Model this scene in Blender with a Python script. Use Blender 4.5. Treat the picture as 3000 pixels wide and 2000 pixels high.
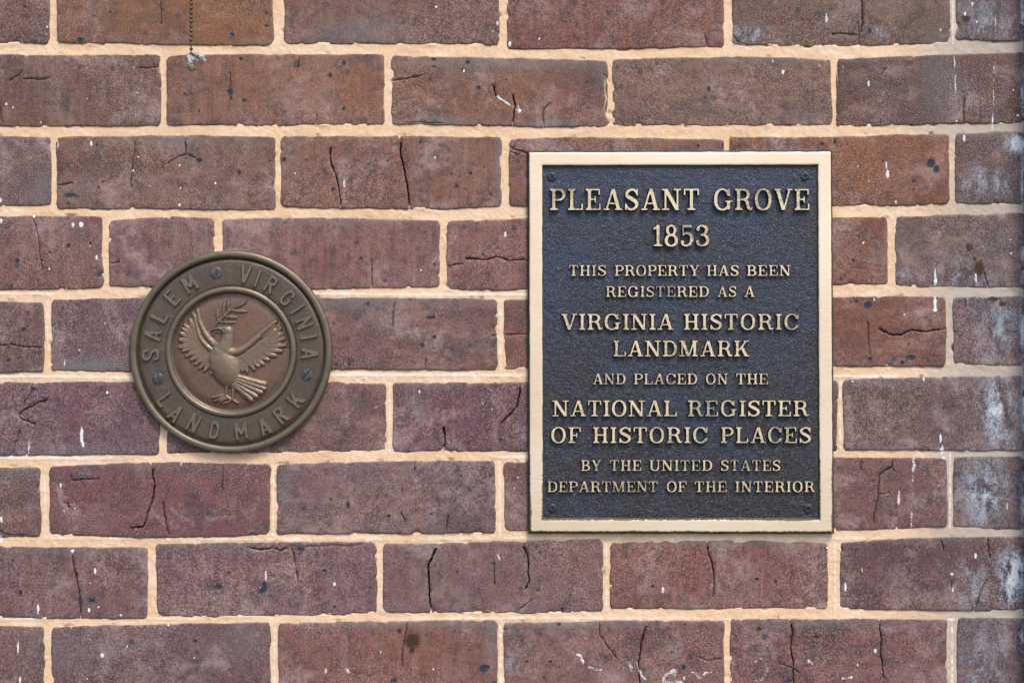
import bpy, math, random
import numpy as np
from mathutils import Vector, Matrix
from mathutils.geometry import delaunay_2d_cdt

# ------------------------------------------------------------------ camera, world, sun, exposure
SC = bpy.context.scene
for o in list(bpy.data.objects):
    bpy.data.objects.remove(o)
S = 0.00033            # metres of wall per photo pixel (a 650 px brick is 215 mm long)
CZ = 1.62              # eye height
D = 1.65               # distance of the camera from the wall
cam_d = bpy.data.cameras.new('camera')
cam_d.sensor_width = 36.0
cam_d.lens = 36.0 * D / (3000 * S)
cam_d.clip_start = 0.05
cam_d.clip_end = 500
cam = bpy.data.objects.new('camera', cam_d)
SC.collection.objects.link(cam)
cam.location = (0, -D, CZ)
cam.rotation_euler = (math.radians(90), 0, 0)
SC.camera = cam

SUN_EL, SUN_AZ = 54.0, 27.0      # elevation, and degrees to the right of the wall's normal
world = bpy.data.worlds.new('World')
SC.world = world
world.use_nodes = True
wn = world.node_tree
bg = wn.nodes['Background']
sky = wn.nodes.new('ShaderNodeTexSky')
sky.sky_type = 'NISHITA'
sky.sun_disc = False
sky.sun_elevation = math.radians(SUN_EL)
sky.sun_rotation = math.radians(180 - SUN_AZ)
sky.air_density = 1.0
sky.dust_density = 2.5
wn.links.new(sky.outputs[0], bg.inputs[0])
bg.inputs[1].default_value = 0.115
sun_d = bpy.data.lights.new('sun', 'SUN')
sun_d.energy = 1.3
sun_d.angle = math.radians(17)
sun_d.color = (1.0, 0.95, 0.88)
sun = bpy.data.objects.new('sun', sun_d)
SC.collection.objects.link(sun)
_e, _a = math.radians(SUN_EL), math.radians(SUN_AZ)
sdir = Vector((math.sin(_a) * math.cos(_e), -math.cos(_a) * math.cos(_e), math.sin(_e)))
sun.rotation_euler = sdir.to_track_quat('Z', 'Y').to_euler()
sun.location = (1, -3, 5)
SC.view_settings.view_transform = 'Standard'
SC.view_settings.look = 'None'
SC.view_settings.exposure = 0.97
SC.view_settings.gamma = 1.0
SC.view_settings.use_curve_mapping = False

random.seed(7)
RNG = np.random.default_rng(11)
COL = SC.collection

# ------------------------------------------------------------------ numeric helpers
def _hash(ix, iy, seed):
    n = (ix.astype(np.int64) * 374761393 + iy.astype(np.int64) * 668265263 + seed * 974634777) & 0x7fffffff
    n = ((n ^ (n >> 13)) * 1274126177) & 0x7fffffff
    n = (n ^ (n >> 16)) & 0xffff
    return n / 32767.5 - 1.0

def vnoise(x, y, wl, seed=0):
    x = np.asarray(x, float) / wl; y = np.asarray(y, float) / wl
    ix = np.floor(x); iy = np.floor(y)
    fx = x - ix; fy = y - iy
    fx = fx * fx * (3 - 2 * fx); fy = fy * fy * (3 - 2 * fy)
    a = _hash(ix, iy, seed); b = _hash(ix + 1, iy, seed)
    c = _hash(ix, iy + 1, seed); d = _hash(ix + 1, iy + 1, seed)
    return (a * (1 - fx) + b * fx) * (1 - fy) + (c * (1 - fx) + d * fx) * fy

def fbm(x, y, wl, seed=0, octv=3):
    s = 0; amp = 1.0; t = 0
    for k in range(octv):
        s = s + amp * vnoise(x, y, wl / 2 ** k, seed + 17 * k); t += amp; amp *= .5
    return s / t

def sstep(a, b, x):
    t = np.clip((x - a) / (b - a), 0, 1)
    return t * t * (3 - 2 * t)

def seg_dist(px, py, segs):
    """distance of every point to the nearest of many segments (n,4); also index and parameter"""
    best = np.full(px.shape, 1e9); bi = np.zeros(px.shape, int); bt = np.zeros(px.shape)
    for k, (ax, ay, bx, by) in enumerate(segs):
        dx, dy = bx - ax, by - ay
        L = dx * dx + dy * dy + 1e-12
        t = np.clip(((px - ax) * dx + (py - ay) * dy) / L, 0, 1)
        d = np.hypot(px - ax - t * dx, py - ay - t * dy)
        m = d < best
        best[m] = d[m]; bi[m] = k; bt[m] = t[m]
    return best, bi, bt

def in_poly(px, py, poly):
    x0 = poly[:, 0]; y0 = poly[:, 1]
    x1 = np.roll(x0, -1); y1 = np.roll(y0, -1)
    ins = np.zeros(px.shape, bool)
    for a, b, c, d in zip(x0, y0, x1, y1):
        if b == d: continue
        m = ((b > py) != (d > py)) & (px < (c - a) * (py - b) / (d - b) + a)
        ins ^= m
    return ins

# ------------------------------------------------------------------ mesh helpers
def mesh_from(name, co, faces, mats, smooth=True, mat_idx=None, attrs=None):
    me = bpy.data.meshes.new(name)
    co = np.asarray(co, np.float32)
    me.vertices.add(len(co)); me.vertices.foreach_set('co', co.ravel())
    lens = np.array([len(f) for f in faces], np.int32) if not isinstance(faces, np.ndarray) else np.full(len(faces), faces.shape[1], np.int32)
    flat = faces.ravel().astype(np.int32) if isinstance(faces, np.ndarray) else np.array([i for f in faces for i in f], np.int32)
    me.loops.add(len(flat)); me.loops.foreach_set('vertex_index', flat)
    me.polygons.add(len(lens))
    st = np.concatenate([[0], np.cumsum(lens)[:-1]]).astype(np.int32)
    me.polygons.foreach_set('loop_start', st)
    if mat_idx is not None: me.polygons.foreach_set('material_index', np.asarray(mat_idx, np.int32))
    me.polygons.foreach_set('use_smooth', np.full(len(lens), bool(smooth)))
    for m in (mats if isinstance(mats, (list, tuple)) else [mats]): me.materials.append(m)
    for k, v in (attrs or {}).items():
        a = me.attributes.new(k, 'FLOAT_COLOR', 'POINT')
        a.data.foreach_set('color', np.asarray(v, np.float32).ravel())
    me.update(calc_edges=True); me.validate()
    return me

def link(name, me, parent=None, loc=None):
    o = bpy.data.objects.new(name, me); COL.objects.link(o)
    if parent is not None: o.parent = parent
    if loc is not None: o.location = loc
    return o

def empty(name, loc, label, cat, group=None):
    o = link(name, None, None, loc); o.empty_display_size = .05
    o['label'] = label; o['category'] = cat
    if group: o['group'] = group
    return o

def wpos(px, py, h=0.0):
    """true place of the point seen at photo pixel px,py, standing h photo-pixels (h*S metres) off the wall"""
    k = (D - h * S) / D
    return Vector(((px - 1500) * S * k, -h * S, CZ + (1000 - py) * S * k))

def loft(rings, close=True):
    """rings: list of (n,3) arrays -> verts, quads"""
    n = len(rings[0]); co = np.concatenate(rings); q = []
    for r in range(len(rings) - 1):
        for i in range(n if close else n - 1):
            j = (i + 1) % n
            q.append((r * n + i, r * n + j, (r + 1) * n + j, (r + 1) * n + i))
    return co, q

# ------------------------------------------------------------------ material helpers
class NT:
    def __init__(s, name):
        s.m = bpy.data.materials.new(name); s.m.use_nodes = True
        s.t = s.m.node_tree; s.n = s.t.nodes; s.l = s.t.links
        s.b = s.n['Principled BSDF']
    def node(s, typ, **kw):
        nd = s.n.new(typ)
        for k, v in kw.items(): setattr(nd, k, v)
        return nd
    def put(s, sock, v):
        if isinstance(v, bpy.types.NodeSocket): s.l.new(v, sock)
        elif isinstance(v, (int, float)) and sock.type in ('RGBA',): sock.default_value = (v, v, v, 1)
        elif isinstance(v, tuple) and sock.type == 'RGBA' and len(v) == 3: sock.default_value = (*v, 1)
        else: sock.default_value = v
    def math(s, op, a, b=0.0, c=None, clamp=False):
        nd = s.node('ShaderNodeMath', operation=op, use_clamp=clamp)
        s.put(nd.inputs[0], a); s.put(nd.inputs[1], b)
        if c is not None: s.put(nd.inputs[2], c)
        return nd.outputs[0]
    def mix(s, f, a, b, mode='MIX'):
        nd = s.node('ShaderNodeMix', data_type='RGBA', blend_type=mode)
        s.put(nd.inputs[0], f); s.put(nd.inputs[6], a); s.put(nd.inputs[7], b)
        return nd.outputs[2]
    def ramp(s, v, a, b, lo=0.0, hi=1.0, smooth=True):
        nd = s.node('ShaderNodeMapRange', clamp=True, interpolation_type='SMOOTHSTEP' if smooth else 'LINEAR')
        for i, x in enumerate((v, a, b, lo, hi)): s.put(nd.inputs[i], x)
        return nd.outputs[0]
    def noise(s, vec, scale, detail=3, rough=.55, dist=0.0, col=False):
        nd = s.node('ShaderNodeTexNoise'); s.put(nd.inputs['Vector'], vec)
        nd.inputs['Scale'].default_value = scale; nd.inputs['Detail'].default_value = detail
        nd.inputs['Roughness'].default_value = rough; nd.inputs['Distortion'].default_value = dist
        return nd.outputs[1 if col else 0]
    def voro(s, vec, scale, feat='F1', rnd=1.0):
        nd = s.node('ShaderNodeTexVoronoi', feature=feat); s.put(nd.inputs['Vector'], vec)
        nd.inputs['Scale'].default_value = scale; nd.inputs['Randomness'].default_value = rnd
        return nd.outputs['Distance'], nd.outputs['Color']
    def pos(s, scale=(1, 1, 1), rot=(0, 0, 0), offset=None):
        g = s.node('ShaderNodeNewGeometry').outputs['Position']
        m = s.node('ShaderNodeMapping'); s.put(m.inputs['Vector'], g)
        m.inputs['Scale'].default_value = scale; m.inputs['Rotation'].default_value = rot
        if offset is not None: s.put(m.inputs['Location'], offset)
        return m.outputs[0]
    def attr(s, name, typ='GEOMETRY'):
        a = s.node('ShaderNodeAttribute', attribute_name=name, attribute_type=typ)
        sp = s.node('ShaderNodeSeparateColor'); s.l.new(a.outputs['Color'], sp.inputs[0])
        return sp.outputs[0], sp.outputs[1], sp.outputs[2], a.outputs['Color']
    def sep(s, c):
        sp = s.node('ShaderNodeSeparateColor'); s.put(sp.inputs[0], c); return sp.outputs
    def bump(s, h, dist, strength=1.0, prev=None):
        b = s.node('ShaderNodeBump'); s.put(b.inputs['Height'], h)
        b.inputs['Distance'].default_value = dist; b.inputs['Strength'].default_value = strength
        if prev is not None: s.put(b.inputs['Normal'], prev)
        return b.outputs[0]
    def out(s, base=None, rough=None, metal=None, normal=None, spec=None):
        for k, v in (('Base Color', base), ('Roughness', rough), ('Metallic', metal), ('Normal', normal), ('Specular IOR Level', spec)):
            if v is not None: s.put(s.b.inputs[k], v)
        return s.m

def mat_brick():
    t = NT('fired_brick')
    oi = t.node('ShaderNodeObjectInfo')
    rnd = t.math('MULTIPLY', oi.outputs['Random'], 37.0)
    cx = t.node('ShaderNodeCombineXYZ'); t.l.new(rnd, cx.inputs[0]); t.l.new(rnd, cx.inputs[1])
    P = t.pos(offset=cx.outputs[0])
    base = oi.outputs['Color']
    blot = t.noise(P, 13, 7, .68, .8)
    c = t.mix(t.ramp(blot, .50, .66, 0, .85), base, t.mix(.60, base, (.25, .175, .150)))
    c = t.mix(t.ramp(t.noise(P, 17, 6, .66, 1.1), .52, .68, 0, .80), c, t.mix(.62, base, (.140, .032, .034)))
    c = t.mix(t.ramp(t.noise(P, 30, 6, .66, .5), .52, .70, 0, .55), c, t.mix(.6, base, (.105, .070, .088)))
    c = t.mix(t.ramp(t.noise(P, 24, 6, .7), .54, .74, 0, .55), c, (.25, .115, .060))
    # kiln stripes on some bricks, drag lines on others, dusty lime bloom anywhere
    k1 = t.ramp(oi.outputs['Random'], .62, .80, 0, 1); k2_ = t.ramp(oi.outputs['Random'], .42, .25, 0, 1)
    st1 = t.noise(t.pos((.30, 1, 1), (0, math.radians(-48), 0), cx.outputs[0]), 62, 5, .62, .4)
    c = t.mix(t.math('MULTIPLY', k1, t.ramp(st1, .50, .64, 0, .55)), c, (.062, .046, .050))
    c = t.mix(t.math('MULTIPLY', k1, t.ramp(st1, .48, .36, 0, .45)), c, (.27, .16, .125))
    st2 = t.noise(t.pos((1, 1, .10), (0, 0, 0), cx.outputs[0]), 150, 4, .65)
    c = t.mix(t.math('MULTIPLY', k2_, t.ramp(st2, .50, .66, 0, .40)), c, (.26, .165, .14))
    c = t.mix(t.math('MULTIPLY', k2_, t.ramp(st2, .48, .34, 0, .40)), c, (.050, .034, .034))
    bl = t.math('ADD', t.noise(P, 21, 6, .72, .5), t.math('MULTIPLY', t.math('SUBTRACT', t.noise(P, 260, 3, .7), .5), .22))
    c = t.mix(t.ramp(bl, .50, .68, 0, .66), c, (.36, .255, .245))
    soot = t.math('ADD', t.math('MULTIPLY', t.noise(P, 11, 6, .72), .65), t.math('MULTIPLY', t.math('SUBTRACT', oi.outputs['Random'], .5), .06))
    c = t.mix(t.ramp(soot, .34, .46, 0, .50), c, (.036, .026, .033))
    c = t.mix(t.ramp(t.noise(P, 85, 5, .7), .46, .66, 0, .62), c, (.036, .026, .032))
    gm = t.ramp(t.noise(P, 9, 3, .6), .35, .65, .32, .90)
    # coarse and fine grain of the fired clay
    g1 = t.noise(P, 760, 2, .8)
    c = t.mix(t.math('MULTIPLY', t.ramp(g1, .50, .66, 0, .80), gm), c, t.mix(.66, c, (.58, .38, .30)))
    c = t.mix(t.math('MULTIPLY', t.ramp(g1, .50, .34, 0, .88), gm), c, t.mix(.80, c, (.014, .010, .014)))
    g2 = t.noise(P, 330, 4, .8)
    c = t.mix(t.ramp(g2, .52, .72, 0, .40), c, t.mix(.5, c, (.46, .30, .24)))
    c = t.mix(t.ramp(g2, .47, .28, 0, .55), c, t.mix(.6, c, (.03, .02, .024)))
    # iron spots and small white flecks
    d1, k1 = t.voro(P, 62); r1 = t.sep(k1)
    thr = t.math('MULTIPLY', t.ramp(r1[0], .60, 1.0, 0, 1), .19)
    dd = t.math('ADD', d1, t.math('MULTIPLY', t.math('SUBTRACT', t.noise(P, 420, 2), .5), .16))
    m1 = t.ramp(t.math('SUBTRACT', thr, dd), -.03, .05)
    c = t.mix(t.math('MULTIPLY', m1, .85), c, (.040, .048, .066))
    d2, k2 = t.voro(P, 120); r2 = t.sep(k2)
    m2 = t.math('MULTIPLY', t.ramp(d2, .10, .05), t.ramp(r2[1], .93, .95))
    c = t.mix(t.math('MULTIPLY', m2, .7), c, (.50, .45, .42))
    d3, k3 = t.voro(P, 210); r3 = t.sep(k3)
    m3 = t.math('MULTIPLY', t.ramp(d3, .20, .10), t.ramp(r3[1], .80, .86))
    c = t.mix(t.math('MULTIPLY', m3, .85), c, (.012, .011, .014))
    # stains, pale patches and marks measured on the wall
    ta, tb_, tc, _ = t.attr('tone')
    c = t.mix(tc, c, t.mix(.75, c, (.26, .085, .022)))
    gn = t.noise(t.pos(), 480, 3, .75)
    c = t.mix(t.math('MULTIPLY', ta, t.ramp(gn, .30, .62, .25, 1)), c, (.165, .165, .165))
    dk = t.ramp(t.math('ADD', tb_, t.math('MULTIPLY', t.math('SUBTRACT', t.noise(t.pos((1, 1, .5)), 48, 6, .75), .5), 1.8)), .30, .9, 0, .75)
    c = t.mix(t.math('MULTIPLY', dk, t.ramp(tb_, .12, .4)), c, (.026, .022, .032))
    hz = t.math('MULTIPLY', tb_, t.ramp(t.noise(t.pos((1, 1, .5)), 60, 8, .85), .38, .58, .05, 1.45))
    c = t.mix(t.ramp(t.math('ADD', hz, t.math('MULTIPLY', t.math('SUBTRACT', gn, .5), 1.7)), .12, 1.1, 0, .85), c, (.37, .395, .46))
    c = t.mix(t.ramp(t.math('ADD', hz, t.math('MULTIPLY', t.math('SUBTRACT', gn, .5), 1.2)), .85, 1.35, 0, .85), c, (.66, .69, .70))
    ma, mb, mc, _ = t.attr('marks')
    w = t.math('MULTIPLY', t.math('SUBTRACT', t.noise(t.pos(), 750, 3, .6), .5), 1.0)
    c = t.mix(t.ramp(t.math('ADD', ma, t.math('MULTIPLY', w, 1.5)), .35, .70), c, (.020, .030, .046))
    c = t.mix(t.ramp(t.math('ADD', mc, t.math('MULTIPLY', w, 2.0)), .30, .75), c, (.050, .022, .010))
    wh = t.ramp(t.math('ADD', mb, w), .34, .58)
    c = t.mix(t.math('MULTIPLY', wh, t.ramp(t.noise(t.pos(), 300, 3, .6), .30, .60, .62, 1)), c, (.78, .76, .78))
    h = t.math('ADD', t.math('MULTIPLY', g1, .55), t.math('MULTIPLY', g2, .8))
    nb = t.bump(h, .0008, .7)
    nb = t.bump(t.noise(P, 90, 4, .6), .0016, .5, nb)
    return t.out(c, t.ramp(g2, .3, .7, .55, .85), None, nb, .4)

def mat_mortar():
    t = NT('sand_mortar')
    P = t.pos()
    c = t.mix(t.ramp(t.noise(P, 18, 4, .6), .35, .65), (.74, .49, .30), (.80, .58, .40))
    c = t.mix(t.ramp(t.noise(t.pos((.35, 1, 1.6)), 60, 4, .6), .52, .72, 0, .6), c, (.80, .66, .49))
    c = t.mix(t.ramp(t.noise(t.pos((.5, 1, 1)), 70, 6, .72), .54, .76, 0, .40), c, (.44, .33, .24))
    g = t.noise(P, 650, 3, .7)
    c = t.mix(t.ramp(g, .46, .30, 0, .42), c, (.46, .28, .15))
    c = t.mix(t.ramp(g, .55, .70, 0, .5), c, (.85, .68, .50))
    d2, k2 = t.voro(P, 150); r2 = t.sep(k2)
    m2 = t.math('MULTIPLY', t.ramp(d2, .13, .07), t.ramp(r2[1], .88, .90))
    c = t.mix(m2, c, (.05, .035, .03))
    ma, mb, mc, _ = t.attr('marks')      # lime ribbon, paint, weathering grey
    w = t.math('MULTIPLY', t.math('SUBTRACT', t.noise(t.pos((.5, 1, 1)), 260, 4, .65), .5), 1.6)
    c = t.mix(t.ramp(t.math('ADD', mc, t.math('MULTIPLY', w, .5)), .2, 1.0, 0, .75), c, (.40, .37, .34))
    c = t.mix(t.ramp(t.math('ADD', ma, w), .42, .75, 0, .9), c, (.80, .74, .66))
    c = t.mix(t.ramp(mb, .35, .6), c, (.80, .78, .80))
    nb = t.bump(g, .0007, .6)
    nb = t.bump(t.noise(P, 160, 4, .6), .0012, .45, nb)
    return t.out(c, .93, None, nb, .15)

def mat_plate():
    t = NT('dark_oxidised_bronze')
    P = t.pos()
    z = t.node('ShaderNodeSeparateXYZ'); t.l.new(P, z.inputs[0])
    # sky reflection painted into the colour: patchy blue towards the top, brown below
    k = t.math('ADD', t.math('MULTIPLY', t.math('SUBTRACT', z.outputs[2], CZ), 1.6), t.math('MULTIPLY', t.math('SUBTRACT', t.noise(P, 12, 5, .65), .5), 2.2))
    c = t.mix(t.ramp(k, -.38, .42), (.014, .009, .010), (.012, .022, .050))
    c = t.mix(t.ramp(t.noise(P, 60, 5, .75), .50, .75, 0, .5), c, (.036, .066, .130))  # blue glints painted in as noise patches
    c = t.mix(t.ramp(t.noise(P, 34, 4, .6), .55, .75, 0, .6), c, (.034, .021, .012))
    g = t.noise(P, 560, 3, .75)
    c = t.mix(t.ramp(g, .53, .72, 0, .75), c, (.15, .18, .25))
    c = t.mix(t.ramp(g, .47, .28, 0, .85), c, (.006, .005, .007))
    Q = t.pos((1.0, 1, 1.35), (0, math.radians(35), 0))
    h1 = t.noise(Q, 720, 3, .65, .1)
    nb = t.bump(h1, .0011, .75)
    nb = t.bump(t.noise(Q, 150, 3, .5), .0016, .45, nb)
    nb = t.bump(g, .0006, .9, nb)
    return t.out(c, t.ramp(t.noise(P, 60, 5, .7), .35, .65, .20, .40), .1, nb, .6)

def mat_brass(name='brushed_brass', brushed=True):
    t = NT(name)
    P = t.pos()
    st = t.noise(t.pos((.04, 1, 1)), 1500, 3, .6)
    c = t.mix(t.ramp(t.noise(P, 9, 3), .35, .65), (.84, .64, .44), (.90, .74, .56))
    if brushed:
        c = t.mix(t.ramp(st, .40, .62, 0, .5), c, (.95, .84, .70))
        e, _, _, _ = t.attr('edge')
        n = t.noise(P, 330, 4, .75)
        low = t.noise(t.pos((1, 1, 1)), 28, 3, .6)
        k = t.math('ADD', e, t.math('MULTIPLY', t.math('SUBTRACT', n, .5), 1.3))
        k = t.math('ADD', k, t.math('MULTIPLY', t.math('SUBTRACT', low, .5), 1.1))
        c = t.mix(t.ramp(k, .72, .98, 0, .92), c, (.075, .058, .020))
        c = t.mix(t.ramp(k, 1.15, 1.4, 0, .8), c, (.07, .16, .15))
        d2, k2 = t.voro(P, 55); r2 = t.sep(k2)
        c = t.mix(t.math('MULTIPLY', t.ramp(d2, .10, .05), t.ramp(r2[1], .86, .88)), c, (.06, .04, .02))
        met = t.ramp(k, .7, 1.0, .55, .1)
        nb = t.bump(st, .00012, .6)
        return t.out(c, t.ramp(k, .7, 1.0, .42, .75), met, nb, .5)
    n = t.noise(P, 420, 4, .75); low = t.noise(P, 24, 3, .6)
    k = t.math('ADD', t.math('MULTIPLY', n, .9), t.math('MULTIPLY', low, .75))
    c = t.mix(t.ramp(st, .40, .62, 0, .4), (.74, .60, .39), (.84, .73, .53))
    c = t.mix(t.ramp(k, .78, .98, 0, .72), c, (.13, .12, .10))
    return t.out(c, .5, .45, t.bump(n, .0004, .6), .5)

def mat_bronze():
    t = NT('weathered_brown_bronze')
    P = t.pos()
    oc = t.node('ShaderNodeObjectInfo').outputs['Color']
    c = t.mix(t.ramp(t.noise(P, 30, 5, .65), .35, .68), oc, t.mix(1.0, oc, (.78, .82, .98), 'MULTIPLY'))
    c = t.mix(t.ramp(t.noise(P, 75, 4, .6), .50, .75, 0, .5), c, t.mix(1.0, c, (1.4, 1.25, 1.1), 'MULTIPLY'))
    g = t.noise(P, 620, 3, .7)
    c = t.mix(t.ramp(g, .54, .72, 0, .5), c, (.26, .20, .15))
    c = t.mix(t.ramp(g, .46, .30, 0, .6), c, (.05, .034, .03))
    e, gr, _, _ = t.attr('edge')
    n = t.noise(P, 90, 4, .7)
    # handled ridges worn grey green, verdigris on the outer rim
    c = t.mix(t.math('MULTIPLY', e, t.ramp(n, .3, .6, .35, .9)), c, (.195, .168, .112))
    k = t.math('ADD', gr, t.math('SUBTRACT', t.noise(P, 130, 5, .75), .5))
    c = t.mix(t.ramp(k, .75, 1.1, 0, .8), c, (.13, .26, .22))
    d2, k2 = t.voro(P, 140); r2 = t.sep(k2)
    c = t.mix(t.math('MULTIPLY', t.ramp(d2, .16, .06), t.ramp(r2[1], .86, .88)), c, (.03, .022, .02))
    nb = t.bump(g, .0004, .5)
    nb = t.bump(t.noise(P, 110, 3, .6), .0007, .45, nb)
    return t.out(c, t.ramp(n, .3, .7, .34, .48), .5, nb, .8)

def mat_plain(name, col, rough=.6, metal=0., spec=.5, nscale=None, col2=None, bump=0.):
    t = NT(name)
    if nscale:
        n = t.noise(t.pos(), nscale, 4, .65)
        return t.out(t.mix(t.ramp(n, .35, .65), col, col2 or col), rough, metal, t.bump(n, bump, .8) if bump else None, spec)
    return t.out(col, rough, metal, None, spec)

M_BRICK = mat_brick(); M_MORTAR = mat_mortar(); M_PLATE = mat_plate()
M_BRASS = mat_brass(); M_LETTER = mat_brass('worn_letter_brass', False); M_BRONZE = mat_bronze()
M_SIDE = mat_plain('plaque_side', (.045, .035, .028), .6, .3, .5, 200, (.10, .075, .045), .0004)
M_SCREW = mat_plain('zinc_screw', (.050, .060, .070), .36, .6, .5, 260, (.12, .135, .14), .0003)
M_BSCREW = mat_plain('blackened_screw', (.018, .026, .034), .32, .4, .7, 260, (.04, .055, .07), .0003)
M_BEAD = mat_plain('tarnished_bead', (.050, .034, .026), .42, .6, .6, 500, (.15, .12, .10), .0003)
M_TAG = mat_plain('grimy_white_cloth', (.62, .67, .72), .8, 0, .3, 330, (.16, .15, .12), .003)
M_TAGD = mat_plain('dark_knot', (.06, .052, .03), .8, 0, .3, 300, (.16, .15, .09), .0008)
M_WHITE = mat_plain('white_gloss_paint', (.76, .78, .80), .45, 0, .5, 90, (.66, .69, .72), .0006)
M_GROUND = mat_plain('paving', (.085, .08, .07), .9, 0, .3, 3, (.12, .115, .10), .004)

# ------------------------------------------------------------------ measurements on the wall (photo pixels)
def crop(ox, oy, pts, s=.4253):
    return [(ox + a * s, oy + b * s) for a, b in pts]
# brick: x0, x1, then y of the top at left, middle, right and y of the bottom at left, middle, right, colour key
BR = [
 (-500,145,-82,-80,-80,133,133,127,'a'),(164,800,-80,-80,-80,128,132,133,'o'),(829,1463,-80,-82,-78,129,130,132,'g'),
 (1485,2123,-74,-74,-72,146,144,139,'r'),(2145,2785,-76,-78,-82,130,136,126,'d'),(2801,3003,-82,-84,-84,116,122,122,'p'),
 (-175,472,160,159,160,369,371,371,'b'),(487,1127,162,159,160,368,370,366,'c'),(1147,1782,163,167,177,363,371,374,'e'),
 (1794,2438,174,166,173,369,369,366,'f'),(2449,3003,173,161,151,371,366,362,'x'),
 (-500,150,402,400,400,609,606,601,'h'),(164,807,402,396,403,611,613,615,'c2'),(821,1470,398,398,401,605,613,607,'e2'),
 (1491,2123,408,402,410,606,606,606,'e2'),(2138,2782,401,398,391,605,604,601,'o2'),(2797,3003,390,386,384,597,600,600,'y'),
 (-340,301,634,632,634,850,851,842,'c3'),(318,629,646,636,637,841,842,841,'m'),(649,1289,640,637,645,844,846,842,'e3'),
 (1308,1952,645,638,638,850,851,849,'e3'),(1966,2602,637,636,634,842,838,834,'o2'),(2621,3003,634,628,624,841,843,844,'n'),
 (-500,130,877,878,884,1092,1092,1092,'m2'),(147,797,876,873,874,1089,1088,1087,'p2'),(814,1458,872,871,875,1086,1084,1086,'e3'),
 (1475,2110,877,874,872,1080,1083,1080,'o3'),(2126,2773,869,868,866,1074,1074,1073,'o2'),(2793,3003,870,868,868,1069,1072,1075,'n2'),
 (-175,468,1120,1118,1118,1332,1334,1330,'p2'),(487,1133,1118,1118,1120,1328,1327,1320,'m3'),(1149,1797,1120,1118,1116,1322,1325,1325,'v'),
 (1811,2455,1116,1114,1113,1320,1320,1320,'m3'),(2470,3003,1113,1103,1100,1316,1320,1319,'n'),
 (-500,119,1366,1366,1368,1577,1576,1574,'m2'),(143,792,1368,1354,1360,1564,1574,1565,'r2'),(808,1452,1360,1350,1348,1567,1564,1562,'g2'),
 (1476,2123,1354,1350,1348,1557,1558,1557,'r3'),(2138,2776,1342,1340,1340,1555,1553,1543,'r3'),(2791,3003,1337,1336,1337,1541,1550,1551,'n2'),
 (-220,435,1600,1600,1602,1809,1810,1813,'m4'),(455,1104,1593,1587,1586,1807,1806,1797,'m5'),(1121,1769,1591,1585,1578,1793,1797,1791,'g2'),
 (1787,2427,1587,1582,1587,1783,1783,1782,'r4'),(2461,3003,1586,1574,1572,1784,1787,1787,'z'),
 (-500,132,1831,1831,1832,2040,2040,2040,'m2'),(149,793,1838,1826,1822,2045,2044,2042,'v2'),(814,1459,1823,1818,1814,2042,2040,2040,'e4'),
 (1476,2123,1822,1818,1816,2040,2038,2036,'e3'),(2138,2778,1812,1811,1812,2030,2030,2030,'r4'),(2804,3003,1810,1809,1808,2030,2030,2030,'n3'),
]
KEY = {  # base colours of the fired clay, brick by brick
 'a':(.150,.062,.048),'o':(.150,.060,.034),'g':(.112,.062,.050),'r':(.125,.045,.036),'d':(.092,.056,.044),'p':(.075,.048,.055),
 'b':(.108,.052,.044),'c':(.168,.078,.054),'e':(.150,.064,.050),'f':(.132,.072,.060),'x':(.072,.028,.024),
 'h':(.090,.058,.060),'c2':(.135,.066,.054),'e2':(.152,.066,.050),'o2':(.140,.050,.034),'y':(.070,.042,.050),
 'c3':(.135,.064,.058),'m':(.150,.078,.082),'e3':(.152,.070,.064),'n':(.092,.060,.060),
 'm2':(.105,.056,.060),'p2':(.108,.062,.074),'o3':(.145,.058,.040),'n2':(.082,.060,.072),
 'm3':(.140,.070,.070),'v':(.098,.044,.056),'r2':(.112,.046,.048),'g2':(.128,.080,.078),'r3':(.118,.056,.052),
 'm4':(.122,.062,.066),'m5':(.128,.078,.084),'r4':(.145,.062,.054),'z':(.070,.036,.040),
 'v2':(.100,.062,.072),'e4':(.150,.068,.054),'n3':(.090,.068,.082),
}
C1 = lambda p: crop(0, 0, p); C2 = lambda p: crop(1000, 0, p); C3 = lambda p: crop(2000, 0, p)
C4 = lambda p: crop(0, 667, p); C5 = lambda p: crop(800, 667, p); C6 = lambda p: crop(2300, 667, p)
C7 = lambda p: crop(0, 1334, p); C8 = lambda p: crop(1000, 1334, p); C9 = lambda p: crop(2000, 1334, p)
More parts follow.
